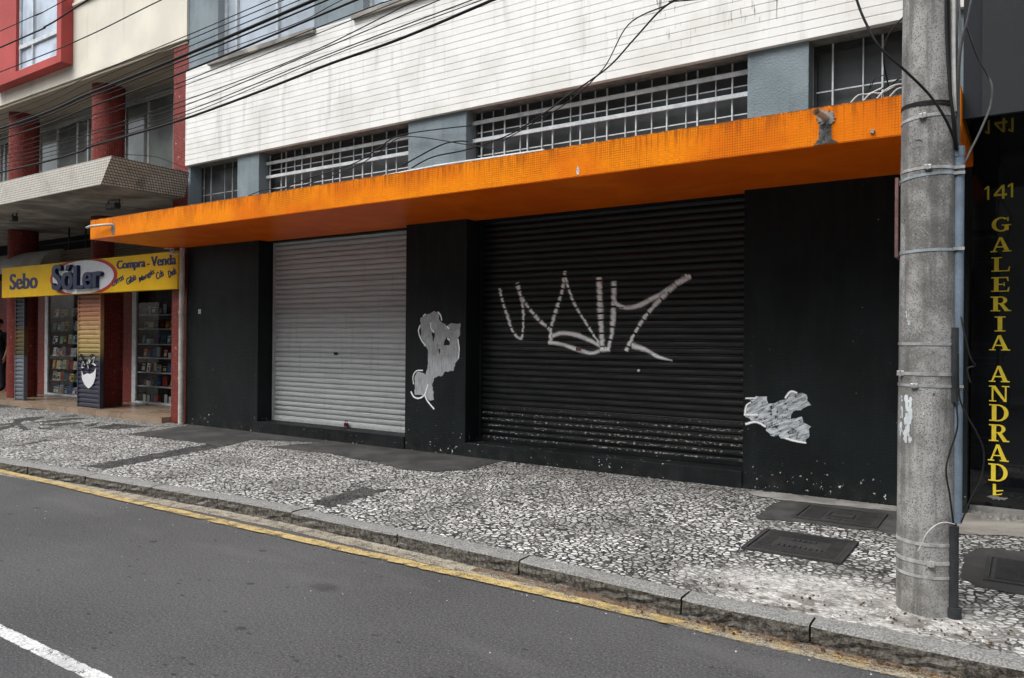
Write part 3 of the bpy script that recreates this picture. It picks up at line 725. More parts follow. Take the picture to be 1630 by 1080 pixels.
fillpoly([c1([(165, 145), (210, 130), (290, 88), (325, 110), (345, 185), (395, 210), (400, 235), (440, 200), (530, 200), (525, 300), (505, 330), (515, 520), (480, 560), (470, 625), (380, 640), (365, 670), (290, 690), (275, 760), (290, 890), (240, 895), (215, 850), (170, 850), (110, 840), (120, 790), (110, 700), (130, 640), (190, 645), (215, 670), (235, 560), (235, 440), (200, 400), (170, 330)]),
          c1([(262, 285), (300, 290), (285, 370)]), c1([(378, 365), (402, 325), (430, 370), (425, 400), (372, 402)]), c1([(325, 432), (346, 432), (340, 478)])],
         YF-.003, 'grey_overpaint', M['overpaint'], bld, .009)
mb = MB()
for i, (L, wd) in enumerate([([(165, 215), (150, 270), (175, 350), (215, 400)], .035), ([(325, 95), (350, 130), (360, 175)], .04), ([(190, 625), (130, 630), (100, 680), (105, 750)], .03),
              ([(80, 815), (110, 865), (160, 875), (205, 840), (235, 750)], .045), ([(205, 840), (230, 900), (292, 975)], .045), ([(505, 340), (517, 430), (510, 515)], .035), ([(262, 190), (262, 240), (290, 280)], .03), ([(405, 225), (428, 250)], .04), ([(410, 335), (432, 352)], .04), ([(190, 135), (215, 115)], .04)]):
    mb = MB(); wspray(mb, c1(L), wd*.85, YF-.005-.0006*i, None, .02); mb.build('graffiti_stroke', M['spray'], bld)
s5 = 320/1047
def c5(L): return [(1130+x*s5, 500+y*s5) for x, y in L]
fillpoly([c5([(185, 480), (215, 460), (200, 445), (245, 435), (290, 432), (300, 465), (350, 460), (395, 445), (415, 408), (440, 400), (460, 412), (492, 405), (520, 475), (430, 505), (430, 550), (470, 535), (520, 590), (515, 640), (490, 668), (400, 650), (300, 625), (295, 580), (240, 560), (185, 545), (175, 520)])],
         YF-.003, 'pale_overpaint', M['overpaint_pale'], bld, .016)
mb = MB()
for i, (L, wd) in enumerate([([(182, 525), (250, 525)], .05), ([(185, 575), (240, 562), (292, 588)], .045), ([(390, 645), (440, 660), (502, 672)], .04), ([(185, 440), (245, 438)], .03), ([(182, 530), (190, 480), (215, 460)], .035), ([(392, 440), (420, 405), (455, 412)], .04)]):
    mb = MB(); wspray(mb, c5(L), wd*.85, YF-.005-.0006*i, None, .02); mb.build('graffiti_stroke', M['spray'], bld)
mb = MB(); c_ = onY(318, 496, YF); mb.box(c_.x-.035, c_.x+.035, YF-.006, YF-.001, c_.z-.04, c_.z+.035); mb.build('sticker', M['white_pipe'], bld)
# canopy
CX0, CX1, CY0 = -12.08, -.41, 6.18
mb = MB(); mb.box(CX0, CX1, CY0, CY0+.12, 3.113, 3.407); mb.box(CX0, CX0+.12, CY0+.1201, YF-.002, 3.113, 3.405); mb.box(CX1-.12, CX1, CY0+.1201, YF-.002, 3.113, 3.405)
can = mb.build('canopy', M['orange'], bld, bevel=.006); can['label'] = 'projecting canopy faced with orange mosaic'
mb = MB(); mb.box(CX0+.003, CX1-.003, CY0+.003, YF-.003, 3.109, 3.1125); mb.box(BX0+.01, CX1-.13, YF, YS-.125, 3.109, 3.30)
mb.build('canopy_soffit', M['orange_soffit'], can)
mb = MB(); mb.box(CX0+.1205, CX1-.1205, CY0+.1205, YF-.004, 3.1135, 3.30); mb.build('canopy_roof', M['concrete'], can)
# spouts
c_ = onY(1312, 188, CY0)
mb = MB(); mb.tube([(c_.x+.02, CY0+.02, c_.z-.005), (c_.x-.02, CY0-.17, c_.z+.008)], .026, 14, cap=False); mb.tube([(c_.x-.02, CY0-.168, c_.z+.008), (c_.x+.02, CY0+.02, c_.z-.005)], .021, 14, cap=False)
sp_ = mb.build('drain_spout', plain('cream_clay_pipe', (.52, .44, .34), .6, var=.25), can, smooth=True)
def blob(cx, cz, rx, rz, Y, th, n=22, sq=.25, seed=1):
    R_ = random.Random(seed); pts = []
    for i in range(n):
        a = 6.2832*i/n; r = 1+R_.uniform(-sq, sq); pts.append((cx+rx*r*math.cos(a), cz+rz*r*math.sin(a)))
    mb = MB(); mb.prismY(pts, Y-th, Y+.001); return mb
b_ = blob(c_.x+.015, c_.z, .058, .055, CY0, .012, n=34, sq=.35, seed=3); b_.build('mortar_collar', M['mortar'], can)
mb = MB(); pts = [(c_.x-.035, c_.z-.03), (c_.x-.04, 3.16), (c_.x-.075, 3.118), (c_.x+.10, 3.118), (c_.x+.055, 3.15), (c_.x+.05, c_.z-.02)]
mb.prismY(pts, CY0-.006, CY0+.001); mb.build('mortar_patch', concrete('grey_render_patch', (.10, .10, .095), .6, 22., (.42, .41, .38)), can)
a, b = onY(178, 358, CY0-.02), onY(140, 361, CY0-.10)
mb = MB(); mb.tube([(a.x, CY0+.02, a.z), (a.x-.01, CY0-.05, a.z), (b.x+.08, CY0-.10, b.z-.0), (b.x, CY0-.12, b.z-.02)], .018, 10)
mb.build('drain_spout', M['white_pipe'], can, smooth=True)
b_ = blob(a.x, a.z-.07, .05, .09, CY0, .004, seed=5); b_.build('mortar_patch', M['mortar'], can)
b_ = blob(onY(1389, 211, CY0).x, onY(1389, 211, CY0).z+.004, .014, .016, CY0, .02, seed=8); b_.build('mortar_patch', M['mortar'], can)
c_ = onY(920, 260, CY0)
b_ = blob(c_.x, 3.165, .013, .042, CY0, .003, seed=9); b_.build('mortar_patch', M['white_paint'], can)
# white cladding: courses with recessed joints
CW0, CW1 = 4.47, 6.06
mb = MB(); z = CW0
while z < CW1-.02:
    z1 = min(z+.0865-.0046, CW1); mb.box(BX0, BX1, 7.545, 7.62, z, z1); z += .0865
cl = mb.build('tile_cladding', M['white_tile'], bld, bevel=.003)
mb = MB(); mb.box(BX0+.004, BX1-.004, 7.556, 8.3, CW0+.002, CW1-.002); mb.build('cladding_backing', M['grout'], bld)
# piers in window band
YP, YW = 7.60, 7.83
def xa(u, Y=YP, v=200): return onY(u, v, Y).x
piers = [(BX0, onY(303, 290, YP).x), (onY(378, 285, YP).x, onY(412, 275, YP).x), (onY(650, 230, YP).x, onY(742, 210, YP).x), (onY(1190, 130, YP).x, onY(1287, 110, YP).x), (-.60, BX1)]
for a, b in piers: MB().box(a, b, YP, 8.2, 3.303, CW0-.001).build('pier', M['blue_wall'], bld)
mb = MB(); mb.box(BX0+.01, BX1-.01, YW+.10, 8.19, 3.302, CW0-.002)
mb.build('window_recess', M['black'], bld)  # black box stands in for the dark interior behind the panes
def bandwindow(a, b, verts, rows, thick, matv, y=YW):
    f = MB(); f.box(a, b, y-.02, y+.06, CW0-.06, CW0-.003); f.box(a, b, y-.02, y+.06, 3.304, 3.40)
    f.box(a, a+.03, y-.0195, y+.0595, 3.40, CW0-.06); f.box(b-.03, b, y-.0195, y+.0595, 3.40, CW0-.06)
    fr_ = f.build('window', M['frame_dark'], bld)
    p = MB(); p.quad((a+.03, y+.03, 3.40), (b-.03, y+.03, 3.40), (b-.03, y+.03, CW0-.06), (a+.03, y+.03, CW0-.06)); p.build('pane', M['glass_dust_reflection'], fr_)
    g_ = MB()
    for i, x in enumerate(verts):
        w_ = .0075 if i % 2 else .005
        MB().box(x-w_, x+w_, y-.045-.01*(i % 2), y-.03-.01*(i % 2), 3.35, CW0-.01).build('glazing_bar', matv, fr_)
    for z in rows: MB().box(a+.03, b-.03, y-.028, y-.021, z-.006, z+.006).build('transom_bar', matv, fr_)
    if thick:
        for z in thick: MB().box(a+.002, b-.002, y-.10, y-.072, z-.022, z+.022).build('security_bar', M['white_paint'], fr_)
def vx(L, Y=YW-.04, v=200): return [onY(u, v, Y).x for u in L]
rows = [3.62, 3.93, 4.22]
bandwindow(piers[0][1]+.001, piers[1][0]-.001, vx([325, 337, 358, 371], v=290), [3.55, 4.0], None, M['frame_grey'])
k3 = .3067
bandwindow(piers[1][1]+.001, piers[2][0]-.001, vx([280+c*k3 for c in (478, 492, 548, 575, 617, 657, 700, 765, 815, 855, 922, 972, 1018, 1095, 1145)], v=250), rows, (onY(650, 244, 7.745).z, onY(650, 219, 7.745).z), M['white_paint'])
bandwindow(piers[2][1]+.001, piers[3][0]-.001, vx([700+c*.3252 for c in (170, 208, 262, 320, 395, 432, 500, 555, 640, 690, 760, 820, 908, 962, 1037, 1113, 1205, 1262, 1350, 1432)]), rows, (onY(1189, 150, 7.745).z, onY(1189, 115, 7.745).z), M['white_paint'])
bandwindow(piers[3][1]+.001, piers[4][0]-.001, vx([1294, 1326, 1374, 1405, 1440, 1475], v=120), [3.6, 4.02], None, M['white_paint'])
# upper storey
mb = MB()
W_A = (onY(347, 50, YP).x, onY(500, 50, YP).x); W_B = (onY(578, 20, YP).x, -5.2)
mb.box(BX0, W_A[0], YP, 8.3, CW1, 9.6); mb.box(W_A[1], W_B[0], YP, 8.3, CW1, 9.6); mb.box(W_B[1], BX1, YP, 8.3, CW1, 9.6)
mb.box(W_A[0], W_A[1], YP, 8.3, 7.9, 9.6); mb.box(W_B[0], W_B[1], YP, 8.3, 7.9, 9.6); mb.box(BX0+.002, BX1-.002, YP+.25, 8.3, CW1+.001, 9.599)
mb.build('upper_wall', M['blue_wall'], bld)
for (a, b), nm in ((W_A, 3), (W_B, 2)):
    f = MB(); y = YP+.12
    for x in [a]+[a+(b-a)*t for t in ((.12, .56) if nm == 3 else (.25, .6))]+[b-.05]: f.box(x, x+.05, y, y+.06, CW1+.002, 7.9)
    f.box(a+.05, b-.05, y+.001, y+.059, CW1+.002, CW1+.06); f.box(a+.05, b-.05, y+.001, y+.059, 7.84, 7.9)
    fr_ = f.build('window', M['white_paint'], bld)
    MB().quad((a, y+.045, CW1), (b, y+.045, CW1), (b, y+.045, 7.9), (a, y+.045, 7.9)).build('pane', M['glass_pale'], fr_)
    MB().quad((a, YP-.012, CW1), (b, YP-.012, CW1), (b, YP-.012, 7.9), (a, YP-.012, 7.9)).build('safety_net', M['net'], fr_)
    s2 = MB(); s2.box(a-.12, b+.10, 7.49, 7.72, CW1-.055, CW1-.0005+.012); s2.build('sill', M['concrete'], fr_)
# white conduit lying on the canopy
mb = MB(); mb.tube([onY(516, 299, CY0+.03), onY(700, 264, CY0+.03), onY(866, 240, CY0+.03)], .017, 8)
tag(mb.build('cable_conduit', M['white_paint']), 'thin white pipe lying along the top edge of the orange canopy', 'pipe')

# ================================================================== LEFT BUILDING (bookshop)
lb = thing('corner_building', 'cream building with red framed window, red tiled columns and a concrete marquee', 'building', (-17, 7.6, .15))
LX0, LX1 = -30., -11.725
UY = 7.56; CZ = onY(299, 61, UY).z
mb = MB(); mb.box(LX0, LX1, UY, 8.0, CZ, 12.); mb.build('upper_wall', M['cream'], lb)
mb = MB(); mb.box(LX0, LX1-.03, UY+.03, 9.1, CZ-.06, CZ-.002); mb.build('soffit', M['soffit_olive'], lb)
mb = MB(); mb.box(-12.16, LX1-.004, 7.605, 9.2, .16, CZ-.062); mb.build('pilaster', M['red_tile'], lb)
# glazing behind the columns, upper floor
GY = 8.62
zt = onY(200, 172, GY).z
mb = MB(); mb.box(LX0, -12.17, GY-.05, GY+.3, zt, CZ-.062); mb.build('lintel', plaster('grey_lintel', (.26, .26, .24), (.15, .15, .14)), lb)
mb = MB(); mb.box(LX0, -12.17, GY-.09, GY-.052, zt-.03, zt+.05); mb.build('window_head', M['frame_grey'], lb)
mb = MB(); mb.box(LX0, -12.17, GY, GY+.05, 4.1, zt)
wp = mb.build('window', M['glass_green'], lb)
mb = MB()
for u in (2, 9, 65, 93, 125, 142, 201, 238, 279):
    x = onY(u, 220, GY).x; MB().box(x-.025, x+.025, GY-.03, GY-.001, 4.1, zt-.031).build('mullion', M['alu'], wp)
# columns: long rounded plan, upper and lower
def roundcol(x0, x1, y0, y1, z0, z1, r):
    pts = []
    for cx, cy, a0 in ((x1-r, y0+r, -90), (x1-r, y1-r, 0), (x0+.06, y1-.06, 90), (x0+.06, y0+.06, 180)):
        rr = r if a0 in (-90, 0) else .06
        for k in range(9):
            a = math.radians(a0+k*90/8); pts.append((cx+rr*math.cos(a), cy+rr*math.sin(a)))
    mb = MB(); mb.prism(pts, z0, z1); return mb
colx = []
for ul, ur in ((144, 200), (12, 63), (-120, -72)):
    xl = onY(ul, 220, 7.78).x; xr = onY(ur-2, 220, 8.28).x
    colx.append((xl, xr))
    roundcol(xl, xr, 7.78, 8.40, 4.05, CZ-.061, .25).build('column', M['red_tile'], lb)
    roundcol(xl, xr, 7.78, 8.40, .26, 3.949, .25).build('column', M['red_tile'], lb)
# marquee
ax, bx = onY(178, 248, 6.18), onY(160, 294, 6.25)
ct, cb = ax.z, bx.z
pts = [(LX0, 6.25), (bx.x, 6.25), (-11.84, 7.555), (LX0, 7.555)]
def loft(bot, topp, z0, z1):
    n = len(bot); mb = MB(); mb.add([(x, y, z0) for x, y in bot]+[(x, y, z1) for x, y in topp], [tuple(range(n-1, -1, -1)), tuple(range(n, 2*n))]+[(i, (i+1) % n, n+(i+1) % n, n+i) for i in range(n)], 0)
    return mb
mm = loft([(LX0, 6.25), (bx.x, 6.25), (-11.80, 7.60), (LX0, 7.60)], [(LX0, 6.18), (ax.x, 6.18), (-11.53, 7.50), (LX0, 7.50)], cb, ct)
mm.mi = [2, 2, 0, 1, 2, 2]
zl = ct-.11
mq = mm.build('marquee', [M['mosaic_light'], M['mosaic_dirty'], M['concrete']], lb)
# lower the top edge except at the raised right end
for v in mq.data.vertices:
    wv = v.co+Vector(mq['_o'])
MB().box(LX0, -12.165, 7.602, GY-.002, cb+.002, ct-.2).build('marquee_slab', M['concrete'], lb)
MB().box(LX0, -12.165, GY, 9.6, cb+.002, 4.098).build('upper_floor', M['concrete'], lb)
mb = MB(); mb.box(LX0, -12.165, 9.15, 9.3, .2, cb); mb.build('rear_wall', M['black'], lb)  # black colour stands in for the unlit shop interior
mb = MB(); mb.box(LX0, -12.165, 7.44, 9.15, .03, .245); mb.build('shop_floor', M['wood'], lb)
# dark boxes and beige slatted roller boxes between sign and marquee
def slats(x0, x1, y, z0, z1, n, mat, nm, par):
    mb = MB(); h = (z1-z0)/n
    for i in range(n): mb.add([(x0, y, z0+i*h), (x1, y, z0+i*h), (x1, y-.025, z0+(i+.5)*h), (x0, y-.025, z0+(i+.5)*h), (x1, y, z0+(i+1)*h-.002), (x0, y, z0+(i+1)*h-.002)], [(0, 1, 2, 3), (3, 2, 4, 5)])
    return mb.build(nm, mat, par)
M['beige'] = plain('beige_slat', (.22, .18, .14), .6, var=.2)
a = onY(93, 405, 8.1); b = onY(147, 395, 8.1); slats(a.x, colx[0][0]-.01, 8.1, 2.9, 3.42, 10, M['beige'], 'roller_box', lb)
slats(colx[0][1]+.02, -12.17, 8.1, 2.9, 3.52, 12, M['beige'], 'roller_box', lb)
slats(colx[1][1]+.02, a.x-.35, 8.1, 2.9, 3.36, 9, M['beige'], 'roller_box', lb)
mb = MB()
for x in (a.x, a.x+.7, a.x+1.5): mb.box(x-.012, x+.012, 8.3, 8.33, 3.3, 3.94)
mb.box(colx[1][1], colx[0][0], 8.3, 8.325, 3.62, 3.64); mb.build('railing', M['frame_dark'], lb)
# pale curved awning box left
mb = MB(); n = 14; vs = []
xl, xr = -22.5, onY(78, 420, 7.8).x
for i in range(n+1):
    t = i/n; aa = t*math.pi/2; vs += [(xl, 8.15-.5*math.sin(aa), 3.46-.5*(1-math.cos(aa))), (xr-.1+.6*(0), 8.15-.5*math.sin(aa), 3.46-.5*(1-math.cos(aa)))]
fs = [(2*i, 2*i+2, 2*i+3, 2*i+1) for i in range(n)]
vs += [(xr-.1, 8.15, 2.9)]; fs.append(tuple([2*i+1 for i in range(n+1)]+[2*n+2]))
mb.add(vs, fs); mb.build('awning_hood', plain('grey_white_hood', (.36, .36, .33), .6, var=.25, scale=3), lb)
# red framed bay window
RY = 7.335
def zz(u, v, Y=RY): return onY(u, v, Y).z
fx1 = onY(103, 60, RY).x
# outer corner px (117,103) at wall plane & front corner ~ (96,98)
fz0 = onY(97, 98, RY).z
fx1 = onY(97, 98, RY).x
ox0 = -18.6
ix1 = onY(90, 80, RY).x; iz0 = onY(90, 88, RY).z; ix0 = onY(25, 100, RY).x
mb = MB()
mb.box(ix1, fx1, RY, UY-.001, fz0, 9.4); mb.box(ox0, ix0, RY, UY-.001, fz0, 9.4); mb.box(ix0, ix1, RY, UY-.001, fz0, iz0); mb.box(ix0, ix1, RY, UY-.001, 9.1, 9.4)
rf = mb.build('window', M['red_paint'], lb)
MB().box(ix0+.001, ix1-.001, RY+.10, RY+.11, iz0, 9.1).build('pane', M['glass_pale'], rf)
mb = MB(); xm = onY(53, 60, RY+.08).x
mb.box(xm-.02, xm+.02, RY+.06, RY+.099, iz0, 9.1); zr = onY(60, 65, RY+.08).z; mb.box(ix0, ix1, RY+.055, RY+.098, zr-.04, zr+.04)
mb.box(ix0, ix0+.05, RY+.06, RY+.099, iz0, 9.1); mb.box(ix1-.05, ix1, RY+.06, RY+.099, iz0, 9.1); mb.box(ix0+.05, ix1-.05, RY+.06, RY+.099, iz0, iz0+.05)
mb.build('frame', M['white_paint'], rf)
a_ = onY(118, 12, UY); mb = MB(); mb.box(onY(119, 14, UY).x, -11.9, UY-.05, UY-.001, a_.z, a_.z+.05); mb.build('string_course', M['cream'], lb)
# flood lamps under the marquee
def lampfix(u, v, w_, label):
    p = onZ(u, v, cb-.10); t = thing('flood_lamp', label, 'lamp', (p.x, p.y, cb-.2), 'lamps under the marquee')
    mb = MB(); mb.box(p.x-w_, p.x+w_, p.y-.05, p.y+.05, p.z-.06, p.z+.04); mb.build('housing', M['frame_dark'], t, bevel=.01)
    mb = MB(); mb.box(p.x-w_*.85, p.x+w_*.85, p.y-.056, p.y-.051, p.z-.045, p.z+.025); mb.build('lens', plain('dusty_lens', (.20, .20, .19), .3), t)
    mb = MB(); mb.tube([(p.x+w_+.02, p.y, p.z), (p.x+w_+.02, p.y+.02, cb-.001)], .012, 6); mb.tube([(p.x-w_-.02, p.y, p.z), (p.x-w_-.02, p.y+.02, cb-.001)], .012, 6); mb.build('bracket', M['frame_dark'], t)
lampfix(180, 328, .16, 'rectangular flood lamp under the concrete marquee near its mosaic corner')
lampfix(22, 348, .07, 'small round lamp under the marquee at the far left')
# white downpipe
px_ = onY(289, 540, 7.53).x
mb = MB(); mb.tube([(px_, 7.53, 3.10), (px_, 7.53, .17)], .045, 14)
for z in (.9, 2.0): mb.tube([(px_, 7.53, z), (px_, 7.53, z+.05)], .052, 14)
tag(mb.build('downpipe', M['white_pipe'], smooth=False), 'dirty white downpipe between the red tiled edge and the black wall', 'pipe')
mb = MB()
for (u1, v1, u2, v2) in ((262, 396, 276, 396), (276, 396, 276, 404), (268, 404, 284, 405), (270, 396, 274, 404), (292, 400, 292, 409)):
    mb.tube([onY(u1, v1, 7.40), onY(u2, v2, 7.40)], .01, 6)
mb.tube([onY(274, 400, 7.40), onY(274, 400, 7.52)], .01, 6)
tag(mb.build('wire_bracket', M['white_paint']), 'white metal wire bracket above the right end of the yellow sign', 'bracket')
# ---- bookshop sign
SY = 7.46
sx0, sx1 = onY(3, 450, SY).x, onY(282.5, 430, SY).x; sz0, sz1 = 2.415, 3.045
sg = thing('shop_sign', 'long yellow bookshop sign reading Sebo Só Ler Compra Venda', 'sign', ((sx0+sx1)/2, SY, sz0))
MB().box(sx0, sx1, SY, SY+.12, sz0, sz1).build('board', M['sign_yellow'], sg, bevel=.004)
def text(body, x, z, h, width, Y, mat, name, par, bold=.012, depth=.004, rot=0., shear=0., scz=1.):
    cu = bpy.data.curves.new('t', 'FONT'); cu.body = body; cu.size = 1; cu.extrude = 0; cu.offset = .004
    cu.align_x = 'LEFT'; cu.shear = shear
    o = bpy.data.objects.new('t', cu); col.objects.link(o); bpy.context.view_layer.update()
    me = bpy.data.meshes.new_from_object(o.evaluated_get(bpy.context.evaluated_depsgraph_get()))
    vs = [v.co.copy() for v in me.vertices]; fs = [tuple(p.vertices) for p in me.polygons]
    bpy.data.objects.remove(o)
    x0 = min(v.x for v in vs); x1 = max(v.x for v in vs); z0 = min(v.y for v in vs); z1 = max(v.y for v in vs)
    sx = width/(x1-x0); sz = h/(z1-z0); n = len(vs); ca, sa = math.cos(rot), math.sin(rot)
    F, B = [], []
    for v in vs:
        a = (v.x-x0)*sx; c = (v.y-z0)*sz; X = x+a*ca-c*sa; Z = z+a*sa+c*ca
        F.append((X, Y-depth, Z)); B.append((X, Y, Z))
    from collections import Counter
    cnt = Counter()
    for f in fs:
        for i in range(len(f)): cnt[(f[i], f[(i+1) % len(f)])] += 1
    side = [(a, b) for (a, b) in cnt if (b, a) not in cnt]
    mb = MB(); bw = bold*h*1.9
    for k_ in range(3):
        off = Vector(((k_-1)*bw*ca, 0, (k_-1)*bw*sa)); dp = Vector((0, -.0005*k_, 0))
        mb.add([Vector(p)+off+dp for p in F]+[Vector(p)+off for p in B], fs+[(b, a, a+n, b+n) for a, b in side])
    return mb.build(name, mat, par)
def sX(u): return onY(u, 435, SY).x
# Sebo
def signz(u, v): return onY(u, v, SY).z
zA = signz(40, 461.5)
text('Sebo', sX(16.5), 2.575, .33, sX(59.5)-sX(16.5), SY-.001, M['navy'], 'lettering', sg, .035, .006)
# oval with red rim
xc, zc = sX(131), 2.725; rx = (sX(183)-sX(77))/2
def oval(rx, rz, th, mat, nm, zclip0=sz0+.006, zclip1=sz1-.006):
    pts = []
    for i in range(64):
        a = 6.2832*i/64; z = zc+rz*math.sin(a); pts.append((xc+rx*math.cos(a), min(zclip1, max(zclip0, z))))
    q = [pts[0]]
    for p in pts[1:]:
        if abs(p[0]-q[-1][0])+abs(p[1]-q[-1][1]) > 1e-4: q.append(p)
    mb = MB(); mb.prismY(q, SY-th, SY-.0005); mb.build(nm, mat, sg)
oval(rx, .37, .004, M['redletter'], 'oval_rim'); oval(rx-.11, .315, .008, M['signwhite'], 'oval_panel')
M['navy2'] = plain('dark_blue_letters', (.010, .019, .060), .35, var=.15)
text('Só', sX(89.5), 2.50, .50, sX(121)-sX(89.5), SY-.008, M['navy2'], 'raised_lettering', sg, .03, .065)
text('Ler', sX(124), 2.50, .45, sX(165.5)-sX(124), SY-.008, M['navy2'], 'raised_lettering', sg, .035, .065)
zr0 = 2.735
text('Compra', sX(186.5), 2.775, .20, sX(231)-sX(186.5), SY-.001, M['navy'], 'lettering', sg, .03, .006)
text('-', sX(234), 2.85, .025, sX(238)-sX(234), SY-.001, M['redletter'], 'lettering', sg, .02, .006)
text('Venda', sX(241), 2.82, .17, sX(280)-sX(241), SY-.001, M['navy'], 'lettering', sg, .03, .006)
for wd, u0_, u1_, z in (('Livros', 180, 199, 2.515), ('Gibis', 202.5, 218.5, 2.52), ('Mangás', 223, 248.5, 2.53), ('Cds', 250, 262, 2.58), ('Dvds', 269.5, 282, 2.60)):
    text(wd, sX(u0_), z, .125, (sX(u1_)-sX(u0_))*.97, SY-.001, M['navy'], 'lettering', sg, .02, .005, rot=.30)
# ---- bookshop fronts
FY = 8.80
def shopwin(u0_, u1_, name, shelves, lab):
    x0, x1 = onY(u0_, 560, FY).x, u1_ if u1_ < 0 else onY(u1_, 560, FY).x
    f = MB(); f.box(x0, x0+.14, FY-.03, FY+.02, .25, 2.60); f.box(x1-.05, x1, FY-.03, FY+.02, .25, 2.60); f.box(x0+.14, x1-.05, FY-.029, FY+.019, 2.55, 2.60); f.box(x0+.14, x1-.05, FY-.029, FY+.019, .25, .29)
    wn_ = f.build('display_window', M['white_paint'], lb); wn_['label'] = lab
    MB().quad((x0+.14, FY, .29), (x1-.05, FY, .29), (x1-.05, FY, 2.55), (x0+.14, FY, 2.55)).build('pane', M['glass_clear'], wn_)
    s_ = MB()
    for z in shelves: s_.box(x0+.14, x1-.05, FY+.02, FY+.30, z-.022, z)
    s_.build('shelf', M['white_paint'] if name == 'r' else M['frame_dark'], wn_)
    b = MB(); b.box(x0, x1, FY+.31, FY+.33, .25, 2.6); b.build('back_panel', plain('display_back', (.16, .17, .17), .8), wn_)
    return x0+.15, x1-.06
def shz(u, L): return [onY(u, v, FY+.02).z for v in L]
s1z = shz(100, [460+c*.1944 for c in (232, 345, 450, 553, 658, 755, 868)])
s2z = shz(235, [460+c*.1944 for c in (210, 326, 450, 562, 682, 795, 940)])
xa0, xa1 = shopwin(73, 131, 'l', s1z, 'white framed bookshop display window beside the painted panel')
xb0, xb1 = shopwin(212, -12.4, 'r', s2z, 'white framed bookshop display window next to the white downpipe')
MB().box(onY(130, 560, FY).x+.05, xb0-.16, 8.82, 9.1, .25, 3.0).build('shopfront_wall', M['red_tile'], lb)
MB().box(LX0, xa0-.16, 8.82, 9.1, .25, 3.0).build('shopfront_wall', M['red_tile'], lb)
MB().box(xa0-.15, xb1+.2, 8.82, 9.1, 2.62, 3.4).build('shopfront_head', M['black'], lb)
BC = {'white': (.62, .63, .62), 'teal': (.05, .22, .26), 'blue': (.03, .11, .32), 'red': (.34, .03, .025), 'yellow': (.55, .43, .06), 'lime green': (.25, .40, .06),
      'black': (.015, .015, .018), 'beige': (.42, .36, .26), 'brown': (.14, .075, .045), 'pale blue': (.30, .42, .50), 'orange': (.50, .17, .03)}
BM = {k_: plain('book_'+k_.replace(' ', '_'), mulc(v_, 1.4), .45, var=.15) for k_, v_ in BC.items()}
ORD = ['first', 'second', 'third', 'fourth', 'fifth', 'sixth', 'seventh', 'eighth', 'ninth', 'tenth', 'eleventh', 'twelfth', 'thirteenth', 'fourteenth', 'fifteenth', 'sixteenth', 'seventeenth', 'eighteenth', 'nineteenth', 'twentieth']
def book(x, y, z, w_, h, cn, art, label, grp, lean=.12):
    mb = MB(); d = .022; ln = h*lean
    def P(a, b, c): return (x+a, y+b+c/h*ln, z+c)
    mb.add([P(0, 0, 0), P(w_, 0, 0), P(w_, d, 0), P(0, d, 0), P(0, 0, h), P(w_, 0, h), P(w_, d, h), P(0, d, h)], [(0, 3, 2, 1), (4, 5, 6, 7), (0, 1, 5, 4), (1, 2, 6, 5), (2, 3, 7, 6), (3, 0, 4, 7)])
    # cover art: picture block and title bar
    mb.add([P(w_*.15, -.002, h*.18), P(w_*.85, -.002, h*.18), P(w_*.85, -.002, h*.58), P(w_*.15, -.002, h*.58)], [(0, 1, 2, 3)], 1)
    mb.add([P(w_*.12, -.002, h*.72), P(w_*.88, -.002, h*.72), P(w_*.88, -.002, h*.82), P(w_*.12, -.002, h*.82)], [(0, 1, 2, 3)], 1)
    return tag(mb.build('book', [BM[cn], BM[art]]), label, 'book', grp)
random.seed(21)
pal1 = [['brown', 'beige', 'white', 'beige'], ['brown', 'black', 'yellow', 'white', 'beige'], ['white', 'pale blue', 'white', 'black', 'red'], ['white', 'lime green', 'white', 'pale blue', 'red', 'white'],
        ['white', 'red', 'lime green', 'white', 'yellow', 'orange'], ['white', 'beige', 'white', 'teal', 'orange', 'red', 'yellow'], ['pale blue', 'white', 'teal', 'black', 'blue', 'blue']]
for r, z in enumerate(s1z):
    x = xa0+random.uniform(.0, .06); i = 0; hi = .23
    while x < xa1-.13:
        w_ = random.choice([.11, .13, .14, .16]); h = min(random.uniform(.17, .225), .22)
        cn = random.choice(pal1[r]); art = random.choice([k_ for k_ in BC if k_ != cn])
        book(x, FY+.05+random.uniform(0, .04), z, w_, h, cn, art, f'{cn} book {ORD[i]} from left on shelf {ORD[r]} from top, left display window', 'books in the left display window')
        x += w_+random.uniform(.01, .045); i += 1
# second window: books, frames, mugs, boxes
def mug(x, y, z, r_, h, mat, label):
    t = thing('mug', label, 'mug', (x, y, z), 'mugs in the right display window')
    mb = MB(); n = 16; ro = [(x+r_*math.cos(k*6.2832/n), y+r_*math.sin(k*6.2832/n)) for k in range(n)]
    mb.prism(ro, z, z+h*.12)
    vs = []
    for k in range(n):
        a = k*6.2832/n
        for rr, z_ in ((r_*.98, z), (r_, z+h), (r_*.86, z+h), (r_*.84, z+h*.14)): vs.append((x+rr*math.cos(a), y+rr*math.sin(a), z_+.0005))
    fs = []
    for k in range(n):
        for j in range(3): a = k*4+j; b = ((k+1) % n)*4+j; fs.append((a, b, b+1, a+1))
    mb.add(vs, fs); mb.build('cup', mat, t)
    mb = MB(); mb.tube([(x+r_*.95, y-.0, z+h*.8), (x+r_*1.5, y, z+h*.75), (x+r_*1.6, y, z+h*.45), (x+r_*.95, y, z+h*.25)], .008, 6); mb.build('handle', mat, t)
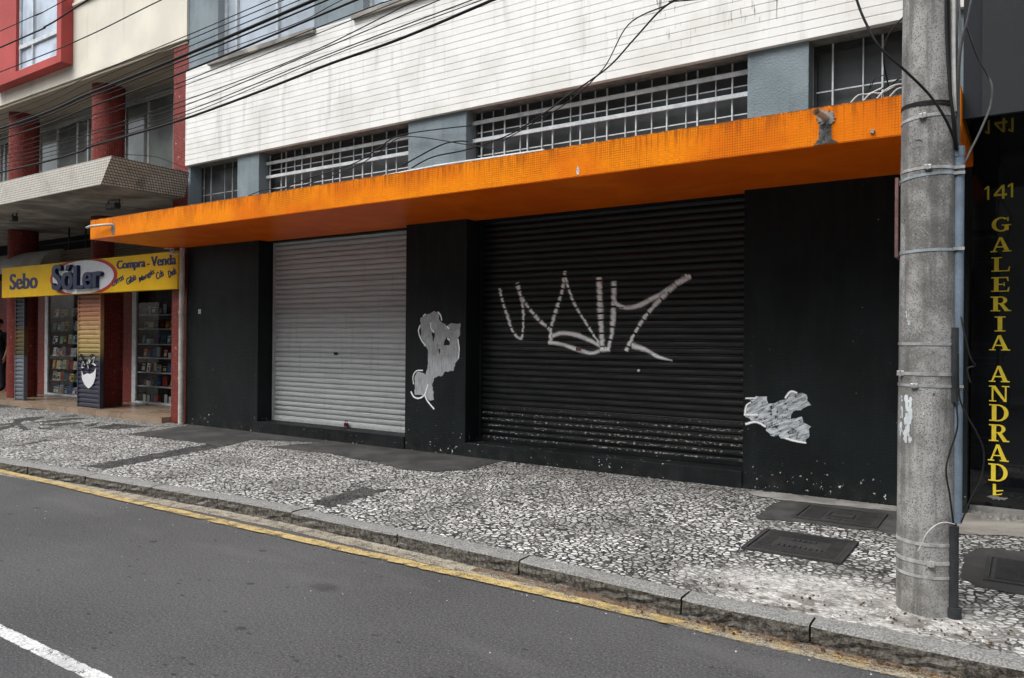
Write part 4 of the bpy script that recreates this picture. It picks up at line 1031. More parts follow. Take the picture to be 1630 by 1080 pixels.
def frame(x, y, z, w_, h, m1, m2, label):
    t = thing('picture_frame', label, 'picture frame', (x+w_/2, y, z), 'framed pictures in the right display window')
    b = w_*.12; mb = MB()
    mb.box(x, x+b, y, y+.02, z, z+h); mb.box(x+w_-b, x+w_, y, y+.02, z, z+h); mb.box(x+b, x+w_-b, y+.001, y+.019, z, z+b); mb.box(x+b, x+w_-b, y+.001, y+.019, z+h-b, z+h); mb.build('frame', m1, t)
    mb = MB(); mb.box(x+b, x+w_-b, y+.008, y+.015, z+b, z+h-b); mb.build('picture', m2, t)
pal2 = [['black', 'black', 'brown', 'teal'], ['red', 'black', 'beige'], ['teal', 'blue', 'pale blue'], ['orange', 'black', 'brown', 'red'], ['black', 'white', 'beige', 'blue'], ['beige', 'pale blue', 'black'], ['black', 'black', 'blue']]
for r, z in enumerate(s2z):
    x = xb0+.03; i = 0; nm = 0
    while x < xb1-.17:
        t = random.random(); y = FY+.07+random.uniform(0, .06)
        if r in (2, 3, 5) and t < .3:
            mug(x+.05, y+.03, z, .042, .10, BM['white' if nm % 2 == 0 else 'pale blue'], f'{"white" if nm % 2 == 0 else "pale blue"} mug in place {ORD[i]} from left on shelf {ORD[r]} from top, right display window'); x += .17; nm += 1
        elif r == 6 or t > .8:
            w_ = random.uniform(.13, .17); cn = random.choice(['blue', 'beige', 'pale blue', 'white', 'red'])
            frame(x, y, z, w_, min(.23, w_*1.35), BM['black'] if r == 6 else BM['brown'], BM[cn], f'{"black" if r == 6 else "brown"} framed {cn} picture, {ORD[i]} from left on shelf {ORD[r]}, right window'); x += w_+.035
        else:
            w_ = random.choice([.10, .13, .15, .18]); cn = random.choice(pal2[r]); art = random.choice(['white', 'beige', 'red', 'blue', 'brown'])
            if art == cn: art = 'yellow'
            book(x, y, z, w_, random.uniform(.13, .21), cn, art, f'{cn} book in place {ORD[i]} from left on shelf {ORD[r]} from top, right display window', 'books in the right display window'); x += w_+random.uniform(.01, .07)
        i += 1
# painted corrugated panels in front of columns
def corr(u0_, u1_, Y, z0, z1, mat, label):
    x0, x1 = onY(u0_, 560, Y).x, onY(u1_, 560, Y).x; n = int((z1-z0)/.085); mb = MB(); h = (z1-z0)/n
    rows_ = []
    for i in range(n): rows_ += [(z0+i*h, 0), (z0+(i+.3)*h, -.022), (z0+(i+.7)*h, -.026), (z0+(i+.9)*h, -.004)]
    rows_.append((z1, 0))
    vs = []
    for z, d in rows_: vs += [(x0, Y+d, z), (x1, Y+d, z)]
    mb.add(vs, [(2*i, 2*i+1, 2*i+3, 2*i+2) for i in range(len(rows_)-1)]); mb.box(x0, x1, Y+.002, Y+.04, z0, z1)
    mb.box(x1, x1+.04, Y-.03, Y+.04, z0, z1); mb.box(x0-.03, x0, Y-.03, Y+.04, z0, z1)
    o = mb.build('metal_panel', mat); tag(o, label, 'metal panel'); return x0, x1
z0p = .25
p0, p1 = corr(127, 160, 7.66, .245, 2.60, M['panel_paint'], 'corrugated metal panel painted orange to navy with a white figure, beside the bookshop window')
corr(27, 39, 7.66, .245, 2.60, M['panel_paint_dark'], 'narrow dark corrugated metal panel between the red columns at far left')
mb = MB(); cx = (p0+p1)/2; czp = onY(143, 590, 7.62).z
pts = [(cx-.24, czp-.02), (cx-.17, czp-.10), (cx-.05, czp-.06), (cx+.08, czp-.07), (cx+.20, czp-.03), (cx+.29, czp+.06), (cx+.27, czp-.12), (cx+.20, czp-.25), (cx+.11, czp-.31), (cx+.02, czp-.35), (cx-.07, czp-.31), (cx-.15, czp-.26), (cx-.23, czp-.16)]
mb.prismY(pts, 7.626, 7.629); fig = mb.build('painted_figure', M['signwhite']); tag(fig, 'white painted beard-like shape under black scribbles on the orange and navy corrugated panel', 'painting')
R2 = random.Random(11)
for mt, nn in ((M['signwhite'], 5), (M['black'], 8)):
    mb = MB()
    for i in range(nn):
        x = cx+R2.uniform(-.2, .15); z = czp+R2.uniform(.0, .22); L = [(x, z)]
        for k_ in range(5): x += R2.uniform(-.09, .12); z += R2.uniform(-.09, .09); x = min(cx+.28, max(cx-.27, x)); z = min(czp+.33, max(czp-.06, z)); L.append((x, z))
        mb.tube(smoothline([(x, 7.625-.0006*i, z) for x, z in L], 6), .009, 5)
    if nn == 99: mb.tube(smoothline([(x, 7.622, z) for x, z in [(cx-.27, czp+.02), (cx-.22, czp+.2), (cx-.06, czp+.36), (cx+.1, czp+.33), (cx+.24, czp+.15), (cx+.28, czp+.05)]], 6), .010, 5)
    mb.build('painted_outline', mt, fig)
fig['_o'] = fig['_o']

# ================================================================== RIGHT BUILDING
rb = thing('arcade_entrance', 'glossy black arcade entrance with dark grey fascia above the pavement', 'building', (.9, 7.8, .15))
RW = 7.80; rx0, rx1 = BX1+.012, 5.
MB().box(rx0, rx1, RW, 8.4, .02, 9.6).build('wall', M['black_gloss'], rb)
zf = 3.2
xf = onY(1563, 185, 6.3).x
MB().box(xf, rx1, 6.3, RW-.001, zf, 9.6).build('fascia_panel', M['dark_panel'], rb)
MB().box(CX1+.004, xf-.001, 6.32, RW-.001, zf+.001, 9.6).build('fascia_edge', M['navy_panel'], rb)
MB().box(CX1+.005, rx1, 6.305, RW-.002, zf-.008, zf-.0005).build('soffit', M['black_gloss'], rb)
mb = MB(); mb.box(rx0, rx1, RW-.06, RW-.001, .02, .20); mb.build('plinth', M['mortar'], rb)
# lettering
def LX(u): return onY(u, 540, RW).x
# 141 plain digits
def strokes(mb, polys, x, z, w_, h, Y, dep=.004):
    for i, p in enumerate(polys): mb.prismY([(x+a*w_, z+b*h) for a, b in p], Y-dep-.0004*i, Y)
def rectp(a, b, c, d): return [(a, c), (b, c), (b, d), (a, d)]
sgn = thing('entrance_sign', 'gold 141 and vertical serif letters GALERIA ANDRADE on the black wall', 'sign', (LX(1590), RW, .3))
D1 = [rectp(.36, .58, 0, 1), [(.36, 1), (.08, .86), (.08, .72), (.36, .84)]]
D4 = [rectp(.62, .82, 0, 1), rectp(.0, 1.0, .22, .37), [(.62, 1), (.0, .37), (.22, .37), (.66, .86)]]
def digit(polys, u0_, u1_, vtop, vbot, nm='digit'):
    a, b = onY(u0_, vbot, RW), onY(u1_, vtop, RW); mb = MB(); strokes(mb, polys, a.x, a.z, b.x-a.x, b.z-a.z, RW-.001); mb.build(nm, M['gold'], sgn)
digit(D1, 1566, 1581, 296, 319); digit(D4, 1582, 1603, 294, 318); digit(D1, 1603, 1620, 291, 315)
# serif letters as unions of strokes on a unit box
def ring(cx, cz, rx, rz, tx, tz, a0, a1, n=18):
    out = []
    for i in range(n):
        A0 = math.radians(a0+(a1-a0)*i/n); A1 = math.radians(a0+(a1-a0)*(i+1)/n)
        out.append([(cx+rx*math.cos(A0), cz+rz*math.sin(A0)), (cx+rx*math.cos(A1), cz+rz*math.sin(A1)), (cx+(rx-tx)*math.cos(A1), cz+(rz-tz)*math.sin(A1)), (cx+(rx-tx)*math.cos(A0), cz+(rz-tz)*math.sin(A0))])
    return out
def serif(x0, x1, z, t=.07): return rectp(x0, x1, z, z+t)
LT = {
 'G': ring(.5, .5, .5, .5, .22, .09, 50, 315)+[rectp(.66, .88, .08, .42), serif(.52, 1., .40), rectp(.80, .88, .72, .97)],
 'A': [[(.40, 1), (.56, 1), (.96, 0), (.70, 0)], [(.40, 1), (.48, .90), (.16, 0), (.06, 0)], rectp(.2, .75, .30, .37), serif(-.04, .30, 0), serif(.58, 1.04, 0)],
 'L': [rectp(.16, .40, 0, 1), serif(.02, .56, .93), serif(.02, .95, 0), [(.95, .07), (.86, .07), (.92, .32), (.98, .32)]],
 'E': [rectp(.16, .40, 0, 1), serif(.02, .90, .93), serif(.02, .93, 0), rectp(.40, .70, .47, .54), [(.93, .07), (.84, .07), (.91, .30), (.97, .30)], [(.90, .93), (.80, .93), (.86, .72), (.92, .72)], rectp(.66, .72, .38, .63)],
 'R': [rectp(.14, .38, 0, 1), serif(.0, .52, .93), serif(.0, .50, 0)]+ring(.52, .74, .34, .26, .20, .07, -90, 90)+[rectp(.38, .54, .93, 1), rectp(.38, .54, .48, .55), [(.46, .48), (.66, .50), (1.0, 0), (.74, 0)], serif(.74, 1.06, 0)],
 'I': [rectp(.38, .62, 0, 1), serif(.22, .78, .93), serif(.22, .78, 0)],
 'N': [rectp(.12, .21, 0, 1), [(.08, 1), (.32, 1), (.90, 0), (.76, 0)], rectp(.80, .89, 0, 1), serif(-.03, .30, .93), serif(-.02, .36, 0), serif(.64, 1.03, .93)],
 'D': [rectp(.14, .38, 0, 1), serif(.0, .50, .93), serif(.0, .50, 0)]+ring(.46, .5, .54, .5, .22, .07, -90, 90)}
seq = [('G', 345, 370), ('A', 377, 402), ('L', 409, 433), ('E', 441, 465), ('R', 472, 496), ('I', 504, 528), ('A', 534, 558), ('A', 583, 608), ('N', 615, 639), ('D', 645, 670), ('R', 677, 702), ('A', 709, 733), ('D', 740, 765)]
for ch, vt, vb in seq:
    cxu = 1594-(vt-345)*.0135
    a, b = onY(cxu-15.5, vb, RW), onY(cxu+15.5, vt, RW); w_ = b.x-a.x
    mb = MB(); strokes(mb, LT[ch], a.x, a.z+0, w_, (b.z-a.z), RW-.001); mb.build('letter', M['gold'], sgn)
a, b = onY(1577, 790, RW), onY(1598, 772, RW)
mb = MB(); strokes(mb, [rectp(.16, .40, .1, 1), [(.40, .40), (.95, .50), (.95, .58), (.40, .5)], [(.4, .1), (.8, .2), (.9, .32), (.8, .27), (.4, .18)]], a.x, a.z, b.x-a.x, b.z-a.z, RW-.001); o_ = mb.build('letter', M['gold'], sgn); o_['label'] = 'broken lower part of a worn letter E'
b_ = blob(a.x+.05, a.z-.01, .07, .016, RW-.001, .003, sq=.5, seed=12); b_.build('peeled_patch', M['mortar'], sgn)

# ================================================================== MANHOLE COVERS
def cover(x0, x1, y0, y1, label, style):
    t = thing('manhole_cover', label, 'manhole cover', ((x0+x1)/2, (y0+y1)/2, zs((y0+y1)/2)), 'iron covers in the pavement')
    def Z(y): return zs(y)
    mb = MB(); fw = .03
    def sb(a, b, c, d, h0, h1):
        mb.add([(a, c, Z(c)+h0), (b, c, Z(c)+h0), (b, d, Z(d)+h0), (a, d, Z(d)+h0), (a, c, Z(c)+h1), (b, c, Z(c)+h1), (b, d, Z(d)+h1), (a, d, Z(d)+h1)],
               [(0, 3, 2, 1), (4, 5, 6, 7), (0, 1, 5, 4), (1, 2, 6, 5), (2, 3, 7, 6), (3, 0, 4, 7)])
    sb(x0, x1, y0, y0+fw, .001, .016); sb(x0, x1, y1-fw, y1, .001, .016); sb(x0, x0+fw, y0+fw, y1-fw, .001, .0185); sb(x1-fw, x1, y0+fw, y1-fw, .001, .0185)
    mb.build('frame', M['iron'], t)
    mb = MB(); g_ = .006; sb(x0+fw+g_, x1-fw-g_, y0+fw+g_, y1-fw-g_, .001, .012)
    mb.build('lid', M['iron'], t)
    mb = MB(); L = x1-x0-.1; W_ = y1-y0-.1
    if style == 1:
        for i in range(16):
            yy = y0+.06+i*(y1-y0-.12)/15; cut = abs(i-7.5) < 4
            if cut: sb(x0+.06, x0+.06+L*.16, yy-.004, yy+.004, .0121, .0185); sb(x1-.06-L*.16, x1-.06, yy-.004, yy+.004, .0121, .0185)
            else: sb(x0+.06, x1-.06, yy-.004, yy+.004, .0121, .0185)
        for k in range(9): sb(x0+.06+L*(.22+.065*k), x0+.06+L*(.22+.065*k)+.022, (y0+y1)/2-.12, (y0+y1)/2-.075, .0121, .021)
        for k in range(5): sb(x0+.06+L*(.34+.065*k), x0+.06+L*(.34+.065*k)+.022, (y0+y1)/2+.06, (y0+y1)/2+.10, .0121, .021)
    elif style == 2:
        for i in range(14): yy = y0+.06+i*(y1-y0-.12)/13; sb(x0+.06, x0+.06+L*.28, yy-.004, yy+.004, .0121, .0185); sb(x0+.06+L*.74, x1-.06, yy-.004, yy+.004, .0121, .0185)
        a, b, c, d = x0+.06+L*.33, x0+.06+L*.69, y0+.18, y1-.2
        sb(a, b, c, c+.01, .0121, .022); sb(a, b, d-.01, d, .0121, .022); sb(a, a+.01, c+.01, d-.01, .0121, .0218); sb(b-.01, b, c+.01, d-.01, .0121, .0218)
        for k in range(5): sb(a+.01+k*.045, a+.035+k*.045, y0+.09, y0+.13, .0121, .021)
    else:
        for i in range(20): yy = y0+.06+i*(y1-y0-.12)/19; sb(x0+.06, x1-.06, yy-.004, yy+.004, .0121, .0185)
    mb.build('raised_pattern', M['iron'], t)
P = [sw(1222.7, 843.6), sw(1370.5, 867), sw(1332, 903.4), sw(1182, 870.7)]
cover((P[0].x+P[3].x)/2, (P[1].x+P[2].x)/2, (P[2].y+P[3].y)/2, (P[0].y+P[1].y)/2, 'square iron cover set in white mosaic, nearest of the two left of the pole', 1)
P = [sw(1282.6, 807.3), sw(1414.6, 819.7), sw(1397, 842.5), sw(1258, 826)]
cover((P[0].x+P[3].x)/2, (P[1].x+P[2].x)/2, (P[2].y+P[3].y)/2, (P[0].y+P[1].y)/2, 'square iron cover in dark concrete at the foot of the black wall', 2)
P = [sw(1573, 888), sw(1563, 925)]
cover((P[0].x+P[1].x)/2, (P[0].x+P[1].x)/2+.62, P[1].y, P[0].y, 'ribbed iron cover right of the concrete pole', 3)

# ================================================================== POLE
PX, PY = -.478, 4.885; PH = 8.2; rB, rT = .1525, .118
leanx = .004
def pr(z): return rB+(rT-rB)*(z/PH)
def pc(z): return PX+leanx*z*0+.010*z/4*0, PY
pole = thing('utility_pole', 'thick round concrete utility pole at the kerb with steel straps', 'utility pole', (PX, PY, .1))
mb = MB(); pts = []
N_ = 40; lv = 34; vs = []
for j in range(lv+1):
    z = .06+(PH-.06)*j/lv; r = pr(z)
    for k_ in range(N_): a = k_*6.28318/N_; rr = r+.0008*math.sin(a*5+z*9); vs.append((PX+rr*math.cos(a), PY+rr*math.sin(a), z))
fs = [(j*N_+k_, j*N_+(k_+1) % N_, (j+1)*N_+(k_+1) % N_, (j+1)*N_+k_) for j in range(lv) for k_ in range(N_)]+[tuple(lv*N_+k_ for k_ in range(N_))]
mb.add(vs, fs); shaft = mb.build('shaft', M['pole'], pole, smooth=True)
def strap(v, h, mat, tilt=0., buckle=None, conduit=True, u=1475):
    z = onY(u, v, PY-rB).z; r = pr(z)+.003; mb = MB(); n = 48; vs = []
    for k_ in range(n):
        a = k_*6.28318/n; dz = tilt*math.cos(a)
        vs += [(PX+r*math.cos(a), PY+r*math.sin(a), z+dz-h/2), (PX+r*math.cos(a), PY+r*math.sin(a), z+dz+h/2), (PX+(r-.004)*math.cos(a), PY+(r-.004)*math.sin(a), z+dz+h/2), (PX+(r-.004)*math.cos(a), PY+(r-.004)*math.sin(a), z+dz-h/2)]
    fs = []
    for k_ in range(n):
        a = 4*k_; b = 4*((k_+1) % n)
        for j in range(4): fs.append((a+j, b+j, b+(j+1) % 4, a+(j+1) % 4))
    mb.add(vs, fs); st_ = mb.build('strap', mat, pole, smooth=False)
    if buckle:
        d = ray(buckle, v); a = math.atan2(-d.y, -d.x)+(buckle-1473)/43*.9
        a = -math.pi/2-.12+(buckle-1473)/43*1.1
        bx_, by_ = PX+(r+.008)*math.cos(a), PY+(r+.008)*math.sin(a)
        mb = MB(); mb.box(bx_-.018, bx_+.018, by_-.008, by_+.008, z+tilt*math.cos(a)-h*.75, z+tilt*math.cos(a)+h*.75)
        mb.tube([(bx_, by_-.004, z+tilt*math.cos(a)-h), (bx_, by_-.006, z+tilt*math.cos(a)+h)], .005, 6); mb.build('buckle', mat, st_, bevel=.002)
for a_ in ((183, .017, M['strap'], .006, 1473), (266, .016, M['strap'], 0., 1480), (277, .016, plain('painted_strap', (.33, .38, .40), .4, .3), .010, None), (398, .015, plain('painted_strap', (.33, .38, .40), .4, .3), .004, None),
           (548, .015, M['strap'], .0, None), (596, .018, M['strap'], 0., 1442), (615, .015, M['strap'], 0, 1465), (868, .018, M['strap_dull'], .0, None), (897, .020, M['strap_dull'], 0, 1487), (920, .015, M['strap_dull'], 0, None), (165, .012, M['cable'], -.012, None), (161, .012, M['cable'], -.006, None)):
    strap(a_[0], a_[1], a_[2], a_[3], a_[4])
# conduits on its right side
CYY = PY-.035
def onp(u, v): return onY(u, v, CYY)
x_c = onp(1526, 400).x
mb = MB(); mb.tube([(x_c, CYY, .62), (x_c, CYY, onp(1526, 234).z)], .0255, 16); mb.tube([(x_c, CYY, onp(1526, 250).z), (x_c, CYY, onp(1526, 234).z)], .028, 16)
mb.build('conduit', M['conduit'], pole, smooth=False)
mb = MB(); zt_ = onp(1522, 836).z; mb.tube([(x_c-.012, CYY-.04, .115), (x_c-.012, CYY-.04, zt_)], .026, 16); mb.tube([(x_c-.006, CYY-.045, .112), (x_c-.006, CYY-.045, .17)], .036, 16)
mb.build('conduit_sleeve', M['conduit_dark'], pole, smooth=False)
mb = MB(); mb.tube([(x_c-.015, CYY-.03, onp(1526, 640).z), (x_c-.015, CYY-.03, onp(1526, 522).z)], .020, 12); mb.build('conduit_sleeve', M['conduit_dark'], pole)
mb = MB()
for v in (268, 277, 397, 615, 897): 
    z = onp(1526, v).z; mb.box(x_c-.06, x_c+.03, CYY-.034, CYY-.027, z-.008, z+.008)
mb.build('conduit_clamp', M['strap'], pole)
# peeled white poster scraps on the shaft
def scrap(u0_, u1_, v0, v1, n, seed, rr):
    R_ = random.Random(seed); mb = MB()
    for i in range(n):
        u = R_.uniform(u0_, u1_); v = R_.uniform(v0, v1); z = onY(u, v, PY-rB).z
        a = -math.pi/2+.10+math.asin(max(-.99, min(.99, (u-1473)/43.)))*1.0
        w_ = R_.uniform(*rr); h = w_*R_.uniform(1., 3.5); rad = pr(z)+.0012+.0002*i/ n
        pts = []
        for k_ in range(9):
            t = k_*6.2832/9; q = R_.uniform(.6, 1.2); aa = a+w_*q*math.cos(t)/rad; pts.append((PX+rad*math.cos(aa), PY+rad*math.sin(aa), z+h*q*math.sin(t)))
        mb.add(pts, [tuple(range(9))])
    mb.build('poster_scrap', M['white_paint'], shaft)
scrap(1441, 1450, 632, 702, 34, 3, (.006, .015)); scrap(1434, 1437.5, 632, 695, 16, 5, (.004, .009)); scrap(1438, 1446, 470, 520, 7, 6, (.002, .006)); scrap(1464, 1480, 640, 660, 2, 8, (.003, .007))
# street sign plate seen edge-on, fixed to the pole
sx_ = onY(1427, 345, 4.83).x; za, zb_ = onY(1430, 410, 4.83).z, onY(1430, 283, 4.83).z
sp2 = thing('street_sign', 'rusty sign plate seen edge-on, strapped to the left of the concrete pole', 'sign', (sx_, 4.95, za))
mb = MB(); mb.box(sx_-.009, sx_+.009, 4.83, 5.16, za, zb_); mb.build('plate', M['rust'], sp2, bevel=.003)
mb = MB(); mb.box(sx_+.006, sx_+.05, 4.86, 4.90, za+.01, za+.035); mb.box(sx_+.006, sx_+.05, 4.86, 4.90, zb_-.04, zb_-.015); mb.build('bracket', M['strap'], sp2)

# ================================================================== CABLES
def cable(pts, r, label, mat='cable', grp='overhead cables', n=10, name='cable'):
    mb = MB(); mb.tube(smoothline(pts, n), r, 6); return tag(mb.build(name, M[mat], smooth=True), label, 'cable', grp)
def span(px, Y, r, label, mat='cable', za=6.0):
    """street-long cable through measured points, hung from the pole at the right"""
    P = [onY(u, v, Y) for u, v in px]
    P.sort(key=lambda p: p.x)
    a, b = P[0], P[1]; s_l = (b.z-a.z)/(b.x-a.x)
    left = [Vector((-30, Y, a.z+max(.0, s_l*.1)*(-30-a.x)*0+ .6)), Vector(((a.x-30)/2, Y, a.z+.1))]
    e = P[-1]; d = (P[-1]-P[-2]); sl_ = d.z/d.x
    right = [Vector((PX, PY-.1 if Y < PY else PY, max(e.z+sl_*(PX-e.x), za)))]
    mid = Vector(((e.x+PX)/2, Y, e.z+sl_*((PX-e.x)/2)))
    return cable(left+P+[mid]+right, r, label, mat, n=14)
Yc = 4.86
spans = [([(0, 50), (60, 24), (105, 0)], 4.2, .005, 'thin black cable crossing the top left corner above all others'),
 ([(0, 76), (75, 41), (140, 0)], 4.3, .009, 'thicker black cable crossing the red framed window diagonally'),
 ([(0, 115), (130, 62), (257, 0)], 4.4, .006, 'thin black cable passing just below the red framed window corner'),
 ([(0, 183), (150, 118), (300, 56), (430, 0)], Yc, .005, 'thin cable, uppermost strand of the dense bundle over the cream soffit'),
 ([(0, 192), (150, 128), (300, 64), (452, 0)], Yc+.03, .005, 'thin cable, second strand of the dense bundle over the cream soffit'),
 ([(0, 201), (150, 140), (300, 75), (478, 0)], Yc+.05, .005, 'thin cable just above the thickest black cable'),
 ([(0, 205), (150, 146), (300, 86), (501, 0)], Yc, .016, 'thickest black cable crossing the upper left windows'),
 ([(0, 210), (150, 152), (300, 93), (522, 0)], Yc+.06, .008, 'medium black cable running just under the thickest one'),
 ([(0, 214), (150, 158), (300, 101), (470, 38), (545, 0)], Yc+.1, .004, 'hair-thin cable between the two thick dark cables'),
 ([(0, 222), (150, 168), (300, 112), (568, 0)], Yc, .010, 'second thickest black cable crossing the windows below the thickest'),
 ([(0, 236), (150, 183), (300, 127), (450, 66), (600, 8), (625, 0)], Yc+.05, .005, 'thin cable grazing the dark window sill of the upper storey'),
 ([(0, 243), (150, 190), (300, 134), (450, 76), (640, 0)], Yc+.08, .004, 'thin cable just below the upper storey window sill'),
 ([(0, 250), (150, 208), (300, 158), (480, 90), (664, 0)], Yc+.12, .005, 'thin cable crossing the white tiles above the long middle strand'),
 ([(0, 256), (150, 213), (300, 166), (500, 84), (700, 0)], Yc+.04, .005, 'thin middle cable crossing the white tiled wall'),
 ([(0, 262), (150, 222), (300, 176), (520, 88), (752, 0)], Yc+.1, .005, 'thin cable running above the low twisted bundle'),
 ([(0, 268), (150, 229), (300, 182), (520, 92), (768, 0)], Yc+.07, .004, 'fine cable touching the top of the low twisted bundle'),
 ([(0, 275), (120, 244), (150, 232), (280, 194), (400, 151), (520, 104), (640, 61), (785, 0)], Yc, .012, 'thick twisted cable bundle, lowest across the white tiles')]
for px, Y, r, lab in spans: span(px, Y, r, lab, za=5.2+random.uniform(0, .8))
# drop wires on the facade
def wpx(L, r, label, mat='cable', name='wire'):
    return cable([onY(u, v, Y) for u, v, Y in L], r, label, mat, 'wires slung over the canopy', 8, name)
wpx([(1084, -6, 6.0), (1050, 18, 6.1), (1010, 62, 6.4), (965, 110, 6.7), (900, 155, 7.1), (870, 178, 7.4), (810, 215, 7.55), (745, 238, 7.5), (690, 250, 6.7), (655, 268, 6.5)], .008, 'black wire from the top edge down across the white tiles to the canopy')
wpx([(1090, -6, 6.0), (1062, 8, 6.1), (1000, 40, 6.4), (960, 110, 6.9), (905, 162, 7.2), (860, 190, 7.5), (800, 225, 7.55)], .006, 'thinner black wire crossing beside the slung wire on white tiles')
wpx([(1065, 3, 6.05), (1120, -2, 6.0), (1180, -14, 5.9)], .006, 'short black wire leaving the top edge toward the pole')
wpx([(453, 300, 6.5), (480, 288, 6.6), (560, 262, 7.0), (600, 238, 7.3), (640, 215, 7.5), (750, 200, 7.52)], .008, 'black wire climbing from the canopy over the grey pier')
wpx([(470, 300, 6.5), (560, 268, 7.0), (602, 244, 7.3), (645, 218, 7.5), (740, 230, 7.5), (800, 240, 7.3)], .007, 'black wire drooping past the middle grey pier')
wpx([(395, 312, 6.4), (420, 303, 6.5), (450, 301, 6.5), (500, 302, 6.4)], .006, 'short black wire lying over the canopy edge at left')
wpx([(640, 264, 7.0), (700, 232, 7.45), (730, 225, 7.5), (745, 226, 7.5)], .010, 'double looped wire against the middle pier base')
wpx([(300, 270, 7.3), (255, 252, 7.0), (230, 248, 6.6), (185, 246, 6.2)], .005, 'thin wire trailing over the mosaic marquee corner')
wpx([(282, 268, 7.3), (310, 290, 7.45), (335, 310, 7.3), (345, 318, 6.8)], .005, 'thin wire dropping in front of the leftmost barred window')
# wires about the pole
def ppx(L, r, label, mat='cable'): return cable([onY(u, v, Y) for u, v, Y in L], r, label, mat, 'wires on the concrete pole', 8, 'wire')
ppx([(1361, -8, 4.5), (1375, 30, 4.5), (1400, 75, 4.5), (1440, 112, 4.55), (1480, 152, 4.62), (1505, 190, 4.66), (1520, 225, 4.75), (1524, 240, 4.84)], .0075, 'black wire curving across the front of the concrete pole into the conduit')
ppx([(1445, 20, 5.4), (1412, 60, 6.0), (1407, 100, 6.4), (1415, 140, 6.5)], .006, 'black wire looping down behind the pole to the canopy')
ppx([(1506, -10, 4.74), (1507, 60, 4.74), (1512, 140, 4.74), (1518, 190, 4.76), (1523, 238, 4.82)], .009, 'thick black riser cable on the right flank of the pole')
ppx([(1510, -10, 4.76), (1511, 80, 4.76), (1514, 160, 4.76), (1521, 238, 4.83)], .007, 'second black riser cable on the right flank of the pole')
ppx([(1518, -10, 4.78), (1518, 80, 4.78), (1519, 150, 4.78), (1520, 178, 4.8)], .011, 'pale grey riser tube on the pole flank', 'cable_white')
ppx([(1526, -10, 4.8), (1529, 60, 4.8), (1524, 120, 4.8), (1525, 238, 4.84)], .006, 'grey riser wire next to the pale tube', 'cable_grey')
ppx([(1548, -10, 4.8), (1540, 30, 4.82), (1531, 70, 4.84), (1527, 120, 4.84), (1527, 238, 4.85)], .006, 'grey wire slanting in from the upper right to the pole', 'cable_grey')
ppx([(1538, 40, 4.9), (1555, 88, 5.0), (1572, 120, 5.1), (1579, 140, 5.1), (1576, 170, 5.1), (1562, 205, 5.0), (1545, 240, 4.95), (1534, 262, 4.9)], .006, 'grey wire bulging to the right of the pole before the dark fascia', 'cable_grey')
ppx([(1530, 505, 4.8), (1535, 530, 4.78), (1545, 570, 4.78), (1552, 582, 4.8), (1540, 588, 4.8), (1545, 610, 4.8)], .005, 'black wire loop at the right edge of the conduit')
ppx([(1525, 560, 4.78), (1526, 620, 4.78), (1533, 650, 4.78), (1555, 690, 4.8), (1566, 720, 4.82), (1562, 760, 4.82), (1545, 795, 4.8), (1530, 832, 4.78)], .005, 'long black wire bowing out right of the pole foot')
ppx([(1522, 640, 4.78), (1524, 680, 4.76), (1512, 720, 4.74), (1506, 750, 4.72), (1512, 790, 4.74), (1518, 836, 4.78)], .005, 'black wire hanging along the lower pole into the sleeve')
ppx([(1520, 835, 4.75), (1505, 832, 4.72), (1490, 836, 4.70), (1475, 850, 4.69), (1468, 865, 4.69), (1461, 878, 4.69)], .003, 'thin pale wire end curling over the lower pole', 'cable_white')
# tangled coil on the canopy next to the pole
mb = MB(); R_ = random.Random(4); c0 = onY(1425, 150, 6.6)
for i in range(5):
    ph = R_.random()*6; rr = R_.uniform(.07, .15); cx_, cy_, cz_ = c0.x+R_.uniform(-.15, .12), 6.6+R_.uniform(-.2, .2), 3.5+R_.uniform(-.02, .1)
    mb.tube([(cx_+rr*math.cos(t*.5+ph), cy_+R_.uniform(-.02, .02), cz_+rr*1.0*math.sin(t*.5+ph)) for t in range(15)], .004, 5)
tag(mb.build('cable_coil', M['cable']), 'tangle of black cable loops on the canopy beside the pole', 'cable coil')
mb = MB()
for i in range(5):
    x = c0.x-.28+i*.09; z = 3.42
    mb.tube(smoothline([(x, 6.3, z), (x+.06, 6.32, z+.07), (x+.13, 6.34, z+.06+R_.uniform(0, .05)), (x+.22, 6.36, z+.11)], 4), .006, 5)
tag(mb.build('cable_coil', M['cable_white']), 'bunch of white wires on the canopy edge beside the pole', 'cable coil')

# second pole of the line, far to the left (outside the picture), carries the other end of the cables
mb = MB(); mb.tube([(-30, PY, .06), (-30, PY, 8.2)], .15, 20, r1=.118)
tag(mb.build('utility_pole', M['pole'], smooth=True), 'next concrete utility pole down the street carrying the cables', 'utility pole')

